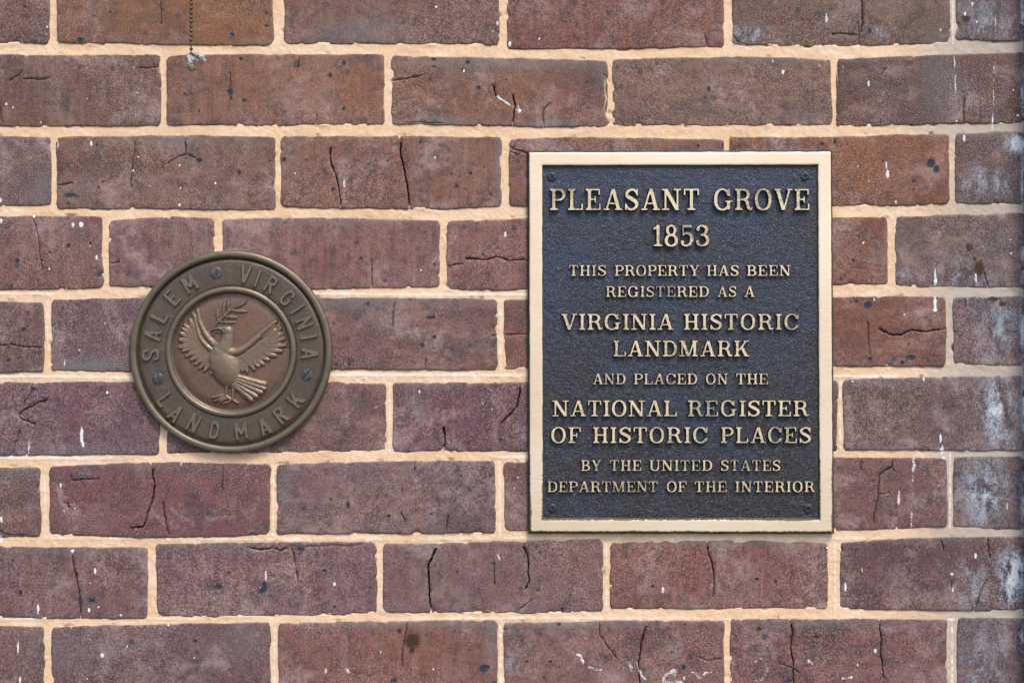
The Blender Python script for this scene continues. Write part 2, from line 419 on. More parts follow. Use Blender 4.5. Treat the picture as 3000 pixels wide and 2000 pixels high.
CRACKS = [
 (C1([(1110,-20),(1108,60),(1110,150)]),3),(C1([(935,925),(925,1010),(912,1130),(905,1210),(898,1280)]),3.2),
 (C1([(1273,925),(1280,1000),(1283,1065)]),4.5),(C1([(1283,1065),(1230,1080),(1190,1100),(1160,1125)]),2.6),(C1([(1283,1065),(1325,1080),(1365,1105)]),2.6),
 (C1([(380,1287),(430,1270),(495,1265)]),3),(C1([(372,965),(400,975),(396,1010)]),6),(C1([(-10,700),(2,780),(15,840)]),3),
 (C1([(80,550),(130,520),(155,490)]),2),(C1([(165,545),(280,548),(340,535)]),2.2),(C1([(960,470),(1080,460)]),2),
 (C1([(1583,510),(1585,600)]),3),(C1([(2055,380),(2057,450)]),3),(C1([(2182,790),(2178,880)]),3),
 (C1([(2278,1040),(2280,1130),(2310,1200),(2330,1290),(2346,1370),(2352,1425)]),4),
 (C2([(402,940),(405,1000),(425,1130),(445,1230),(460,1370),(475,1445)]),5),(C2([(335,562),(440,548),(570,515)]),2.6),
 (C2([(1050,605),(1065,660)]),3.4),(C2([(1185,665),(1195,740),(1183,860)]),3.8),(C2([(1435,710),(1388,770),(1396,878)]),2.8),
 (C2([(1820,530),(1813,600),(1822,680),(1806,740),(1835,805)]),7),(C2([(1150,1018),(1230,1040),(1285,1052)]),3.6),(C2([(1150,1040),(1215,1065)]),2.6),
 (C2([(460,850),(560,845),(700,850)]),3),
 (C3([(1230,-20),(1235,60),(1245,110),(1235,215)]),5),(C3([(1210,165),(1212,235),(1217,320)]),3),(C3([(1050,235),(1130,238),(1205,246)]),2.6),
 (C3([(155,235),(170,328)]),3),(C3([(1942,690),(1935,855)]),3.2),(C3([(1360,825),(1360,870)]),3),(C3([(1035,935),(1045,970)]),3),
 (C3([(1065,420),(1062,520),(1075,570)]),5),(C3([(1400,470),(1370,510)]),3),(C3([(345,250),(380,290),(430,305)]),4.5),
 (C4([(232,-60),(240,0),(262,60),(265,120),(285,220),(290,270)]),3),(C4([(268,360),(266,440)]),3),(C4([(735,247),(820,240)]),2.8),
 (C4([(-10,806),(120,812),(210,820),(300,826)]),3),(C4([(220,1055),(218,1130),(170,1200),(165,1220)]),2.6),
 (C4([(320,1185),(200,1230),(150,1270),(130,1300),(150,1320),(240,1355)]),3.4),(C4([(150,1330),(125,1440),(90,1520),(88,1560)]),2.4),
 (C5([(680,230),(680,425)]),2.4),(C5([(1330,212),(1460,222),(1535,200),(1620,225),(1740,222),(1790,230)]),3.2),(C5([(1190,265),(1310,252)]),3),
 (C5([(850,478),(820,620),(825,670)]),2.4),(C5([(525,940),(535,985)]),3),(C5([(1510,742),(1542,744)]),2.4),(C5([(1592,745),(1680,732),(1790,728)]),2.8),
 (C5([(1712,1055),(1695,1160),(1680,1230),(1640,1280),(1575,1340)]),4.4),(C5([(1175,1380),(1185,1430),(1180,1500),(1162,1545)]),4.4),(C5([(1055,900),(1052,990)]),2.2),
 (C6([(495,462),(490,515)]),3),(C6([(565,650),(575,760),(585,870)]),3),(C6([(670,710),(740,740),(800,735),(860,705),(970,712),(1115,695)]),4),
 (C6([(1378,320),(1397,420)]),3.4),(C6([(1240,500),(1235,540)]),3),
 (C7([(1040,40),(1052,130),(1068,200),(1045,330),(1010,420),(988,490),(905,500)]),5.5),(C7([(1125,320),(1135,400),(1145,470),(1165,540)]),3.2),
 (C7([(1532,40),(1533,220)]),2.4),(C7([(-10,512),(60,545),(150,545),(205,575)]),2.8),(C7([(488,130),(495,165),(600,165),(660,155)]),3),
 (C7([(500,700),(520,800),(545,930),(558,1135)]),3.8),(C7([(1730,635),(1790,645),(1880,630),(1925,585)]),4),
 (C7([(1880,630),(1930,655),(2000,625),(2100,630),(2200,620),(2352,620),(2412,625),(2552,590)]),4),(C7([(2010,640),(2030,730),(2045,850)]),2.6),
 (C7([(455,330),(465,345)]),3),(C7([(1075,1085),(1110,1100)]),6),
 (C8([(675,595),(640,670),(605,740),(598,800),(605,900),(619,1090)]),6.5),(C8([(1238,575),(1280,680),(1285,750),(1295,860),(1270,920)]),4),
 (C8([(735,420),(730,470),(716,548)]),3),(C8([(512,20),(498,100)]),3),(C8([(410,395),(435,450)]),2.4),
 (C8([(1055,765),(1055,870)]),2.6),(C8([(1185,1090),(1250,1040),(1310,1000)]),2.8),(C8([(452,1140),(430,1300),(415,1440)]),2.6),
 (C8([(1772,1130),(1775,1230),(1840,1320),(1890,1390)]),3),(C8([(2124,1125),(2075,1240),(2060,1350),(2045,1420),(2055,1580)]),5),
 (C9([(1228,5),(1225,90)]),3),(C9([(1440,5),(1440,70),(1452,100)]),3.4),(C9([(1440,75),(1362,120),(1350,250),(1330,340),(1310,440)]),3.2),(C9([(1345,270),(1415,258)]),2.4),
 (C9([(163,575),(185,690),(205,760),(215,860),(210,960)]),4),(C9([(755,790),(745,860)]),2.6),(C9([(1768,550),(1800,650)]),3.2),
 (C9([(2092,560),(2105,650),(2120,700)]),3.2),(C9([(2100,850),(2060,940),(2000,1080)]),3.2),(C9([(1850,870),(1855,910)]),3),
 (C9([(742,1110),(755,1230),(745,1320),(760,1430),(768,1600)]),4.5),(C9([(680,1435),(760,1460),(800,1495)]),3),
 (C9([(1350,1110),(1362,1250),(1370,1370),(1385,1510)]),5),(C9([(115,1385),(170,1410),(285,1400)]),2.6),
]
def spots(ox, oy, lst, s=.4253): return [(ox+a*s, oy+b*s, r*s, q*s) for a, b, r, q in [(t + (t[2],)) if len(t) == 3 else t for t in lst]]
DARK = (spots(0,0,[(550,278,24,20),(755,85,12),(1832,92,12),(1832,178,12),(1600,243,16),(1585,635,20,30),(1590,680,11,14),(1678,692,13),(1657,410,14),(1373,1103,19),(1645,1190,17),(665,998,12),(490,1345,50,14),(470,1403,12),(1955,1100,17),(2275,520,14,20),(1500,1115,9),(2295,1305,14),(170,50,12),(30,255,10),(712,1250,10),(680,1290,11),(1270,650,10),(1370,765,10),(1560,543,9)])
 + spots(1000,0,[(18,435,15),(635,408,15),(870,430,16),(840,480,15),(947,605,18,15),(1135,550,10),(1690,567,12),(15,750,11,16),(890,1195,13),(793,1285,15),(320,1108,10),(1025,1335,11),(757,1200,10),(1225,1115,10),(610,545,10),(543,980,12),(985,1150,10),(640,460,16,8),(1090,225,10,24)])
 + spots(2000,0,[(1710,1125,30,34),(1745,1165,24,26),(1590,1250,14),(1375,1110,10),(105,1007,13),(960,995,13),(180,615,14,22),(1285,215,14,20),(1217,1410,11),(1590,1305,8),(280,1000,12,22),(385,1005,10)])
 + spots(0,667,[(472,122,15),(620,108,12),(120,228,15),(163,700,18),(58,912,14),(62,822,11),(230,1110,20,14),(345,170,14,8),(80,400,12),(190,585,12)])
 + spots(800,667,[(603,212,13),(578,98,11),(680,285,10),(1108,255,12),(1447,185,12),(1112,753,14),(1027,810,15),(1085,620,34,10),(1215,265,12),(1567,1460,13),(655,520,12),(1105,612,8,20),(1540,685,8,14)])
 + spots(2300,667,[(572,533,30,25),(868,893,36,18),(805,930,15),(585,905,13),(470,228,13),(350,1518,15),(480,1268,10),(855,800,10),(1020,875,11),(1305,215,13),(1090,1235,10),(385,350,10),(520,160,9)])
 + spots(0,1334,[(1435,400,12,10),(85,720,10),(632,1000,30,18),(1818,900,18,34),(1800,935,26,14),(1505,903,27,17),(1575,805,15,10),(2235,793,16,12),(2070,640,30,18),(140,945,16,22),(2305,1045,13,9),(905,1463,8),(1345,1275,18,12),(2280,300,12),(225,1010,10),(915,1045,11),(1160,870,9),(1860,965,10)])
 + spots(1000,1334,[(325,415,15,11),(45,340,14,26),(620,400,11),(795,228,9),(1050,742,15,12),(645,757,10),(1525,1060,15,18),(797,800,10),(1275,905,13),(2145,900,13),(980,1465,30,28),(1005,1455,22,14),(1500,1160,13),(360,1548,24,16),(1280,1417,10),(1395,1520,11),(1440,1418,14,11),(2275,1352,11),(1350,625,10),(1025,130,9),(1370,665,8,12)])
 + spots(2000,1334,[(640,867,14),(512,850,16,12),(525,1195,18,14),(918,1247,14),(5,1455,14,20),(55,1395,12),(1465,495,10),(1435,405,10),(735,1548,18,12),(875,750,9),(15,1158,10),(1325,310,10)]))
BROWN = spots(1000,1334,[(490,1270,56,54),(487,1340,20,26),(398,1205,18,17)]) + spots(2300,667,[(1430,490,44,18),(1500,525,24,18),(1340,280,34,60),(1270,135,26,30)]) + spots(2000,0,[(1950,130,34,26)])
WHITE = (spots(0,0,[(155,302,9,12),(43,718,9),(326,188,6,10),(604,681,6),(947,640,6),(280,842,6),(915,1175,10,12),(628,990,10,20),(1237,1138,8,11),(1483,1262,9),(1237,1415,9,12),(235,1492,10,12),(8,1525,12,20),(560,1548,19,20),(503,1550,10,18),(5,1380,11,18),(953,1080,7),(1243,1295,6,10),(88,743,6,8),(605,918,12,6),(2035,1195,7),(1035,1282,5)])
 + spots(1000,0,[(652,50,8),(1077,160,9,16),(1160,305,12,20),(20,1265,8,34),(645,1085,8),(843,485,5,18),(1228,765,13,16),(1365,268,6,9),(1045,218,5)])
 + spots(2000,0,[(990,135,11,22),(989,110,4,22),(693,498,12,18),(620,422,7,11),(1280,575,8,26),(1410,1200,13,32),(1405,1140,5,40),(1468,1390,6,18),(940,453,6),(1208,1145,5,8),(1283,1250,6),(2025,152,8),(1995,30,8,16),(2310,795,12,9),(1945,95,9,16),(1940,955,10,28),(1887,835,7),(2275,622,7),(1777,205,6,14)])
 + spots(0,667,[(665,205,8,24),(340,283,8),(453,425,8),(545,845,8),(445,930,4,36),(740,1135,8,13),(562,1430,12,70),(572,1490,11,26),(200,1515,5,58),(722,658,6),(617,128,6)])
 + spots(800,667,[(1600,45,9,24),(1010,1128,8,13),(1175,1532,11,9),(1508,1248,6),(1018,290,7),(1070,1422,5),(1445,1207,5),(708,1235,5)])
 + spots(2300,667,[(1037,365,13,36),(1033,315,6,46),(1033,520,12,60),(1033,568,16,16),(1315,350,5,44),(955,1045,6,20),(1070,1450,10,36),(1082,1530,13,40),(540,103,8),(820,598,7),(465,1058,12,6),(612,495,5,16),(1555,178,9),(1300,1540,5),(1553,85,6),(742,1100,5)])
 + spots(0,1334,[(418,203,9,20),(515,362,6),(1250,55,7,12),(500,655,13,14),(655,795,9,26),(262,1050,10,30),(262,1080,5,22),(612,1065,9,18),(680,1042,7),(832,1098,8,10),(1832,830,6,48),(2303,885,9,16),(705,1375,14,20),(600,1537,7),(875,1312,5,13),(1160,1168,7),(2245,1480,10,18),(5,575,13,34),(122,1320,6,54),(138,1540,8,28),(755,783,5),(728,842,5),(620,878,5),(1340,1392,6),(440,385,6),(10,440,10,26)])
 + spots(1000,1334,[(1190,225,6),(1215,150,5),(635,1468,6),(2215,925,12,26),(270,1350,6,12),])
 + spots(2000,1334,[(1488,310,11,34),(1488,260,5,36),(2017,690,11,22),(1855,815,13,9),(1120,905,8,36),(995,635,9),(1862,920,4,22),(1378,1490,7),(1207,1440,5,14),(1328,1345,12,16),(1237,790,4,22),(10,1530,10,14),(2238,350,4,24),(1800,15,14,10)]))
STROKES = [  # smeared paint: polyline, half width, strength
 (C8([(1622,1365),(1650,1378),(1662,1412)]),5,.66),(C8([(1705,1452),(1745,1470),(1798,1474)]),5,.66),(C8([(1950,1412),(1985,1425),(1998,1460),(1988,1520)]),5,.58),
 (C8([(2038,1418),(2052,1470),(2072,1520),(2108,1542)]),5,.60),(C8([(2210,1545),(2230,1510),(2260,1490),(2312,1470)]),7,.60),(C8([(2300,1480),(2290,1520),(2330,1555)]),6,.55),(C8([(2215,1560),(2280,1560),(2352,1562)]),6,.6),
 (C8([(1082,680),(1090,720)]),4,.52),(C8([(30,1450),(52,1496)]),4.5,.66),
 (C9([(498,1420),(520,1400),(548,1394),(572,1420),(592,1458)]),4.5,.52),(C9([(592,1458),(570,1505),(540,1545),(505,1552)]),5.5,.60),(C9([(868,1410),(892,1432)]),5,.58),(C9([(1145,1385),(1150,1400)]),4,.6),
 (C9([(1165,1490),(1160,1525),(1130,1540),(1100,1532)]),5,.58),(C9([(50,1495),(85,1490),(115,1530),(160,1492),(205,1490)]),4.5,.52),(C9([(1060,300),(1060,300.5)]),1,.1),
 (C2([(1075,665),(1150,715),(1225,765)]),3.2,.62),(C2([(1210,688),(1225,760)]),1.8,.7),(C2([(1028,690),(1060,720),(1092,752)]),1.6,.5),
 (C3([(1870,368),(1877,540),(1880,700)]),2.0,.55),(C3([(2157,40),(2155,170),(2153,295)]),1.8,.6),(C3([(2145,460),(2140,770)]),1.6,.55),(C3([(2137,780),(2133,905)]),2.4,.75),
 (C3([(1820,390),(1825,440)]),1.8,.5),(C3([(1105,450),(1103,500)]),2.5,.42),(C3([(2280,770),(2282,850)]),2.2,.5),(C3([(2340,760),(2342,860)]),3,.55),
 (C3([(1866,0),(1868,290)]),2.2,.6),(C3([(520,215),(528,300)]),2.0,.55),(C3([(465,190),(480,300)]),3.5,.5),(C3([(360,200),(420,290),(520,300)]),4,.42),
 (C9([(1592,10),(1590,110)]),6,.66),(C9([(1588,110),(1580,280)]),4.5,.54),(C9([(1578,340),(1574,490)]),4,.46),(C9([(1566,560),(1566,620)]),2,.4),(C7([(850,330),(835,370)]),3,.36),(C6([(1160,270),(1162,330)]),2,.4),
 (C4([(1460,20),(1465,60)]),1,.2),(C8([(620,970),(690,1000),(760,1040),(830,1060)]),2.5,.30),(C8([(70,1475),(180,1460),(310,1458)]),2.5,.30),
 (C7([(2115,450),(2130,490),(2230,500)]),2.0,.30),
]
PALE_PATCHES = [ # soft pale patches: x, y, rx, ry, amount
 (2193,100,48,32,.72),(2576,98,26,20,.62),(2985,420,40,30,1.3),(2890,530,100,60,.55),(2930,960,70,110,.60),(2900,900,120,90,.40),(2925,1200,62,150,.86),(2885,1440,80,120,.80),
 (2955,1700,42,110,.95),(2840,1700,90,120,.45),(2880,1930,110,110,.50),(2830,820,120,90,.46),(2890,60,110,90,.45),(2800,280,70,90,.30),(2975,1680,34,90,1.3),(2990,1870,16,50,1.0),
 (1540,1270,26,40,.36),(240,1385,40,20,.34),(1870,1410,60,40,.25),(2650,1690,60,50,.2),(160,960,20,10,.5),(2640,800,50,22,.44),(1500,1940,20,60,.42),(2480,1760,60,22,.30),(1010,1900,12,60,.3),
 (1365,445,14,10,.45),(1370,1035,30,12,.2),(2880,300,70,60,.28),(2960,700,50,60,.3),
 (2900,1000,130,700,.28),(2996,60,8,120,1.0),(2997,300,7,100,1.1),(2996,520,7,90,1.0),(2998,760,7,120,1.0),(2996,960,8,90,1.1),(2998,1200,7,120,1.0),(2998,1440,7,110,1.0),
]
ORANGE = [(560,40,330,120,.32),(700,90,160,70,.5),(2620,470,200,90,.34),(2500,950,200,100,.26),(2200,1000,200,150,.3),(1860,1650,300,60,.15),(1500,270,220,60,.25),(950,250,260,90,.30),(1200,1900,150,80,.3)]
GREY = [ # burnt or mortar-hazed bands: x, y, rx, ry, amount
 (1450,182,330,18,.75),(1300,357,120,16,.7),(1620,363,120,16,.55),(1770,215,26,40,.55),(1465,480,12,110,.85),(125,560,40,60,.45),(500,410,120,14,.6),(700,415,110,14,.4),
 (1040,95,160,36,.5),(2750,220,60,130,.45),(1000,645,240,12,.6),(1380,885,330,13,.35),(1000,882,220,22,.65),(260,1068,130,24,.8),(60,1370,70,26,.6),(150,1318,300,20,.45),
 (230,1900,110,60,.35),(700,1880,90,60,.4),(1460,1840,60,30,.6),(1440,1910,20,70,.5),(1180,1826,330,12,.7),(1700,1828,260,11,.6),(2450,1822,300,14,.6),(830,1420,26,60,.45),
 (1640,176,150,20,.5),(2560,165,100,12,.5),(2850,394,140,12,.5),(3000,1100,260,12,.3),(2200,1586,330,12,.55),(2700,1580,250,12,.45),(500,1366,330,12,.35),(1100,1360,330,12,.3),
 (600,1600,300,14,.35),(150,1606,300,14,.45),(40,880,80,16,.5),(560,882,300,14,.3),(1260,1125,120,16,.45),(1225,1190,30,30,.45),(2680,1116,330,14,.35),(2600,750,70,40,.2),(850,420,30,90,.2),(2750,1340,300,10,.2),(220,690,60,40,.2),
 (1690,1370,60,24,.4),(300,150,60,10,.5),(2280,172,200,12,.45),
]

def ellip(x, y, e): return ((x - e[0]) / e[2]) ** 2 + ((y - e[1]) / e[3]) ** 2

def marks_at(x, y, pad=60):
    """stain and pale patch weights at points: marks rgb, tone rgb"""
    x0, x1, y0, y1 = x.min() - pad, x.max() + pad, y.min() - pad, y.max() + pad
    inb = lambda e: x0 - 3 * e[2] < e[0] < x1 + 3 * e[2] and y0 - 3 * e[3] < e[1] < y1 + 3 * e[3]
    mk = np.zeros((len(x), 4)); mk[:, 3] = 1
    tn = np.zeros((len(x), 4)); tn[:, 3] = 1
    jx = x + 1.6 * fbm(x, y, 7, 5, 2); jy = y + 1.6 * fbm(x, y, 7, 6, 2)
    for ch, lst in ((0, DARK), (1, WHITE), (2, BROWN)):
        for e in lst:
            if inb(e):
                d = np.sqrt(ellip(jx, jy, e))
                k = .85 if ch == 0 and max(e[2], e[3]) < 5.2 else 1.0
                mk[:, ch] = np.maximum(mk[:, ch], k * np.clip(1.5 - d, 0, 1) if ch != 1 else np.clip(1.32 - d, 0, 1))
    for pts, w, st in STROKES:
        xs = [p[0] for p in pts]; ys = [p[1] for p in pts]
        if max(xs) < x0 or min(xs) > x1 or max(ys) < y0 or min(ys) > y1: continue
        segs = [(*pts[i], *pts[i + 1]) for i in range(len(pts) - 1)]
        d, _, _ = seg_dist(jx, jy, segs)
        v = st * np.clip(1.5 - d / (w * 1.0), 0, 1) * (0.75 + .6 * fbm(x, y, 16, 9, 2))
        mk[:, 1] = np.maximum(mk[:, 1], v)
    for ch, lst in ((1, PALE_PATCHES), (2, ORANGE), (0, GREY)):
        for e in lst:
            if inb(e):
                tn[:, ch] = np.maximum(tn[:, ch], e[4] * np.exp(-ellip(x, y, e) ** (1.3 if ch == 0 else 1.0)))
    return mk, tn

# ------------------------------------------------------------------ bricks
def brick_outline(b, step=4.0, amp=1.0, seed=0):
    x0, x1 = b[0], b[1]
    top = np.poly1d(np.polyfit([0, .5, 1], b[2:5], 2)); bot = np.poly1d(np.polyfit([0, .5, 1], b[5:8], 2))
    r = random.Random(seed * 31 + 5)
    rad = [r.uniform(7, 17) for _ in range(4)]
    lw = r.uniform(-3, 3); rw = r.uniform(-3, 3)
    pts = []
    def add(x, y): pts.append((x, y))
    w = x1 - x0; h = (b[5] - b[2])
    n = max(2, int(w / step))
    for i in range(n + 1):                       # top, left to right
        t = i / n; x = x0 + t * w; y = float(top(t))
        dl = x - x0; dr = x1 - x
        if dl < rad[0]: y += rad[0] - math.sqrt(max(0, rad[0] ** 2 - (rad[0] - dl) ** 2))
        if dr < rad[1]: y += rad[1] - math.sqrt(max(0, rad[1] ** 2 - (rad[1] - dr) ** 2))
        add(x, y)
    m = max(2, int(h / step))
    ytl, ybl = pts[0][1], float(bot(0)) - rad[2]
    ytr, ybr = pts[-1][1], float(bot(1)) - rad[3]
    for i in range(1, m):
        t = i / m; add(x1 + rw * (t - .5), ytr + (ybr - ytr) * t)
    for i in range(n + 1):
        t = 1 - i / n; x = x0 + t * w; y = float(bot(t))
        dl = x - x0; dr = x1 - x
        if dl < rad[2]: y -= rad[2] - math.sqrt(max(0, rad[2] ** 2 - (rad[2] - dl) ** 2))
        if dr < rad[3]: y -= rad[3] - math.sqrt(max(0, rad[3] ** 2 - (rad[3] - dr) ** 2))
        add(x, y)
    for i in range(1, m):
        t = 1 - i / m; add(x0 + lw * (t - .5), ytl + (ybl - ytl) * t)
    p = np.array(pts)
    nx = fbm(p[:, 0], p[:, 1], 36, 41 + seed, 4) * 3.3 * amp + vnoise(p[:, 0], p[:, 1], 90, 51 + seed) * 1.6 * amp
    ny = fbm(p[:, 0], p[:, 1], 34, 43 + seed, 4) * 3.2 * amp + vnoise(p[:, 0], p[:, 1], 120, 53 + seed) * 2.0 * amp
    p[:, 0] += nx; p[:, 1] += ny
    return p

def crack_pts(pts, seed):
    """jagged version of a traced crack, about 5 px per step"""
    out = []
    for i in range(len(pts) - 1):
        (ax, ay), (bx, by) = pts[i], pts[i + 1]
        L = math.hypot(bx - ax, by - ay); n = max(1, int(L / 5))
        for k in range(n): out.append((ax + (bx - ax) * k / n, ay + (by - ay) * k / n))
    out.append(pts[-1])
    a = np.array(out); L = len(a)
    dx = np.gradient(a[:, 0]) if L > 1 else a[:, 0] * 0; dy = np.gradient(a[:, 1])
    nn = np.hypot(dx, dy) + 1e-9
    j = RNG.uniform(-1.3, 1.3, L) + 1.4 * vnoise(np.arange(L), np.arange(L) * 0 + seed, 2.2, seed) + 2.6 * vnoise(np.arange(L), np.arange(L) * 0 + seed, 5.0, seed + 5)
    j *= .8; j[0] *= .3
    return np.c_[a[:, 0] - dy / nn * j, a[:, 1] + dx / nn * j], np.c_[-dy / nn, dx / nn]

CR = []
for i, (p, w) in enumerate(CRACKS):
    c, nrm = crack_pts(p, i)
    t = np.linspace(0, 1, len(c))
    ww = w * (1 - .35 * t) * (0.85 + .3 * RNG.uniform(-1, 1, len(c)))
    CR.append((c, nrm, np.where(w < 3.1, np.maximum(ww * .55, .8), np.maximum(ww * 1.2, 1.6))))

def build_brick(b, idx):
    ol = brick_outline(b, 4.0, 1.0, idx)
    x0, x1 = ol[:, 0].min(), ol[:, 0].max(); y0, y1 = ol[:, 1].min(), ol[:, 1].max()
    st = 10.0
    gx, gy = np.meshgrid(np.arange(x0 + 5, x1, st), np.arange(y0 + 5, y1, st))
    gx = gx.ravel() + RNG.uniform(-2.2, 2.2, gx.size); gy = gy.ravel() + RNG.uniform(-2.2, 2.2, gy.size)
    P = [np.c_[gx, gy]]
    inb = lambda e: x0 < e[0] < x1 and y0 < e[1] < y1
    for e in DARK + WHITE + BROWN:
        if not (x0 - 20 < e[0] < x1 + 20 and y0 - 40 < e[1] < y1 + 40): continue
        rx, ry = e[2] * 1.7 + 1, e[3] * 1.7 + 1
        s2 = 2.0 if max(rx, ry) < 14 else 3.2
        ax, ay = np.meshgrid(np.arange(-rx, rx + .1, s2), np.arange(-ry, ry + .1, s2))
        k = (ax / rx) ** 2 + (ay / ry) ** 2 < 1.05
        P.append(np.c_[e[0] + ax[k], e[1] + ay[k]] + RNG.uniform(-.3, .3, (k.sum(), 2)))
    for pts, w, _s in STROKES:
        for i in range(len(pts) - 1):
            (ax, ay), (bx, by) = pts[i], pts[i + 1]
            n = max(2, int(math.hypot(bx - ax, by - ay) / 2.4))
            for k in range(n):
                cx, cy = ax + (bx - ax) * k / n, ay + (by - ay) * k / n
                if inb((cx, cy)):
                    P.append(np.array([[cx + o, cy + RNG.uniform(-1, 1)] for o in np.arange(-2.2 * w, 2.21 * w, max(1.2, w * .55))]))
    # two rows of points just inside the arris for its rounding
    cen = np.array([(x0 + x1) / 2, (y0 + y1) / 2])
    tan = np.roll(ol, -1, 0) - np.roll(ol, 1, 0); tan /= (np.linalg.norm(tan, axis=1)[:, None] + 1e-9)
    nin = np.c_[-tan[:, 1], tan[:, 0]]
    for dd, sub in ((1.4, 1), (3.4, 1), (6.5, 2)):
        P.append((ol + nin * dd)[::sub])
    P = np.concatenate(P)
    segs = np.c_[ol, np.roll(ol, -1, 0)]
    ins = in_poly(P[:, 0], P[:, 1], ol)
    P = P[ins]
    # distance to outline by nearest outline vertex (spacing is 4 px)
    def odist(q):
        out = np.empty(len(q))
        for s in range(0, len(q), 2000):
            d = q[s:s + 2000, None, :] - ol[None]
            out[s:s + 2000] = np.sqrt((d ** 2).sum(2)).min(1)
        return out
    def nseg(q):
        i = np.empty(len(q), int)
        for s in range(0, len(q), 2000):
            d = q[s:s + 2000, None, :] - ol[None]
            i[s:s + 2000] = (d ** 2).sum(2).argmin(1)
        best = np.full(len(q), 1e9)
        for off in (-1, 0):
            a = ol[(i + off) % len(ol)]; c = ol[(i + off + 1) % len(ol)]
            v = c - a; L = (v ** 2).sum(1) + 1e-9
            t = np.clip(((q - a) * v).sum(1) / L, 0, 1)
            best = np.minimum(best, np.linalg.norm(q - a - t[:, None] * v, axis=1))
        return best
    P = P[nseg(P) > .9]
    # cracks
    verts = [tuple(v) for v in ol]; n0 = len(verts)
    edges = [(i, (i + 1) % n0) for i in range(n0)]
    tag = [0] * n0
    mycr = []
    for c, nrm, ww in CR:
        if c[:, 0].max() < x0 or c[:, 0].min() > x1 or c[:, 1].max() < y0 or c[:, 1].min() > y1: continue
        ok = in_poly(c[:, 0], c[:, 1], ol)
        if ok.sum() < 2: continue
        ids = np.where(ok)[0]
        runs = np.split(ids, np.where(np.diff(ids) > 1)[0] + 1)
        for r in runs:
            if len(r) < 2: continue
            mycr.append((c[r], ww[r]))
            for side, ext in ((0, 0), (-1, 0), (1, 0), (-1, .55), (1, .55)):
                base = len(verts)
                q = c[r] + nrm[r] * (side * (ww[r] * .5 + ext))[:, None]
                verts += [tuple(v) for v in q]
                tag += [(2 if ext else 1)] * len(q)
                edges += [(base + i, base + i + 1) for i in range(len(r) - 1)]
            # drop free points that would fall inside the groove
            for k in range(len(r)):
                dd = np.hypot(P[:, 0] - c[r][k, 0], P[:, 1] - c[r][k, 1])
                P = P[dd > ww[r][k] * .5 + 1.9]
    verts += [tuple(v) for v in P]; tag += [3] * len(P)
    res = delaunay_2d_cdt([Vector(v) for v in verts], edges, [], 0, 1e-4)
    V = np.array([(v.x, v.y) for v in res[0]]); F = np.array([tuple(f) for f in res[2]])
    cc = V[F].mean(1)
    F = F[in_poly(cc[:, 0], cc[:, 1], ol)]
    TG = np.array([(1 if any(tag[q] == 1 for q in o) else tag[o[0]]) if o else 9 for o in res[3]])
    a = V[F[:, 0]]; bb = V[F[:, 1]]; c_ = V[F[:, 2]]
    area = (bb[:, 0] - a[:, 0]) * (c_[:, 1] - a[:, 1]) - (bb[:, 1] - a[:, 1]) * (c_[:, 0] - a[:, 0])
    F[area > 0] = F[area > 0][:, ::-1]          # photo y runs down
    F = F[np.abs(area) > 1e-5]
    used = np.unique(F); mp = -np.ones(len(V), int); mp[used] = np.arange(len(used)); V = V[used]; TG = TG[used]; F = mp[F]
    # relief
    d = nseg(V)
    r = random.Random(idx)
    rr = 5.0 + 2.0 * fbm(V[:, 0], V[:, 1], 60, idx, 2)
    k = np.clip(rr - d, 0, rr)
    h = -(rr - np.sqrt(np.maximum(rr ** 2 - k ** 2, 0)))
    w = x1 - x0
    h = h + r.uniform(-1, 1) * (V[:, 0] - cen[0]) / w * 1.6 + r.uniform(-1, 1) * (V[:, 1] - cen[1]) / 200 * 1.6 + r.uniform(-1, .8)
    h = h + 1.9 * fbm(V[:, 0], V[:, 1], 110, 7 + idx, 3) + .8 * fbm(V[:, 0], V[:, 1], 22, 9 + idx, 2)
    chip = np.clip(fbm(V[:, 0], V[:, 1], 26, 77 + idx, 3) - .25, 0, 1) * np.clip(1 - d / 16, 0, 1)
    h = h - chip * 16
    for c, ww in mycr:
        segs2 = np.c_[c[:-1], c[1:]]
        bx = (V[:, 0] > c[:, 0].min() - 6) & (V[:, 0] < c[:, 0].max() + 6) & (V[:, 1] > c[:, 1].min() - 6) & (V[:, 1] < c[:, 1].max() + 6)
        if not bx.any(): continue
        q = np.where(bx)[0]
        dd, bi, bt = seg_dist(V[q, 0], V[q, 1], segs2)
        wl = ww[bi]
        h[q] -= np.where((TG[q] == 1) & (dd < wl * .5 + .4), 12 + 6.0 * wl, np.where((TG[q] == 9) & (dd < wl * .4), 12 + 6.0 * wl, 0))
    # small pits where iron spots fell out
    for e in DARK:
        if inb(e) and max(e[2], e[3]) > 5:
            h -= 1.6 * np.clip(1 - ellip(V[:, 0], V[:, 1], e), 0, 1)
    for e in WHITE:
        if inb(e): h += .7 * np.clip(1.1 - ellip(V[:, 0], V[:, 1], e), 0, 1)
    mk, tn = marks_at(V[:, 0], V[:, 1])
    # thin grey haze of lime along the arrises
    edge = .55 * np.clip(1 - d / 6.5, 0, 1) * (0.5 + .8 * fbm(V[:, 0], V[:, 1], 90, 31 + idx, 2))
    tn[:, 0] = np.maximum(tn[:, 0], edge)
    # side walls
    nV = len(V)
    ring = []
    Z0 = np.c_[(V[:, 0] - cen[0]) * S, -h * S, -(V[:, 1] - cen[1]) * S]
    # outline loop back to depth
    key = {(round(v[0], 2), round(v[1], 2)): i for i, v in enumerate(V)}
    oi = [key.get((round(p[0], 2), round(p[1], 2))) for p in ol]
    oi = [i for i in oi if i is not None]
    back = Z0[oi].copy(); back[:, 1] = .022
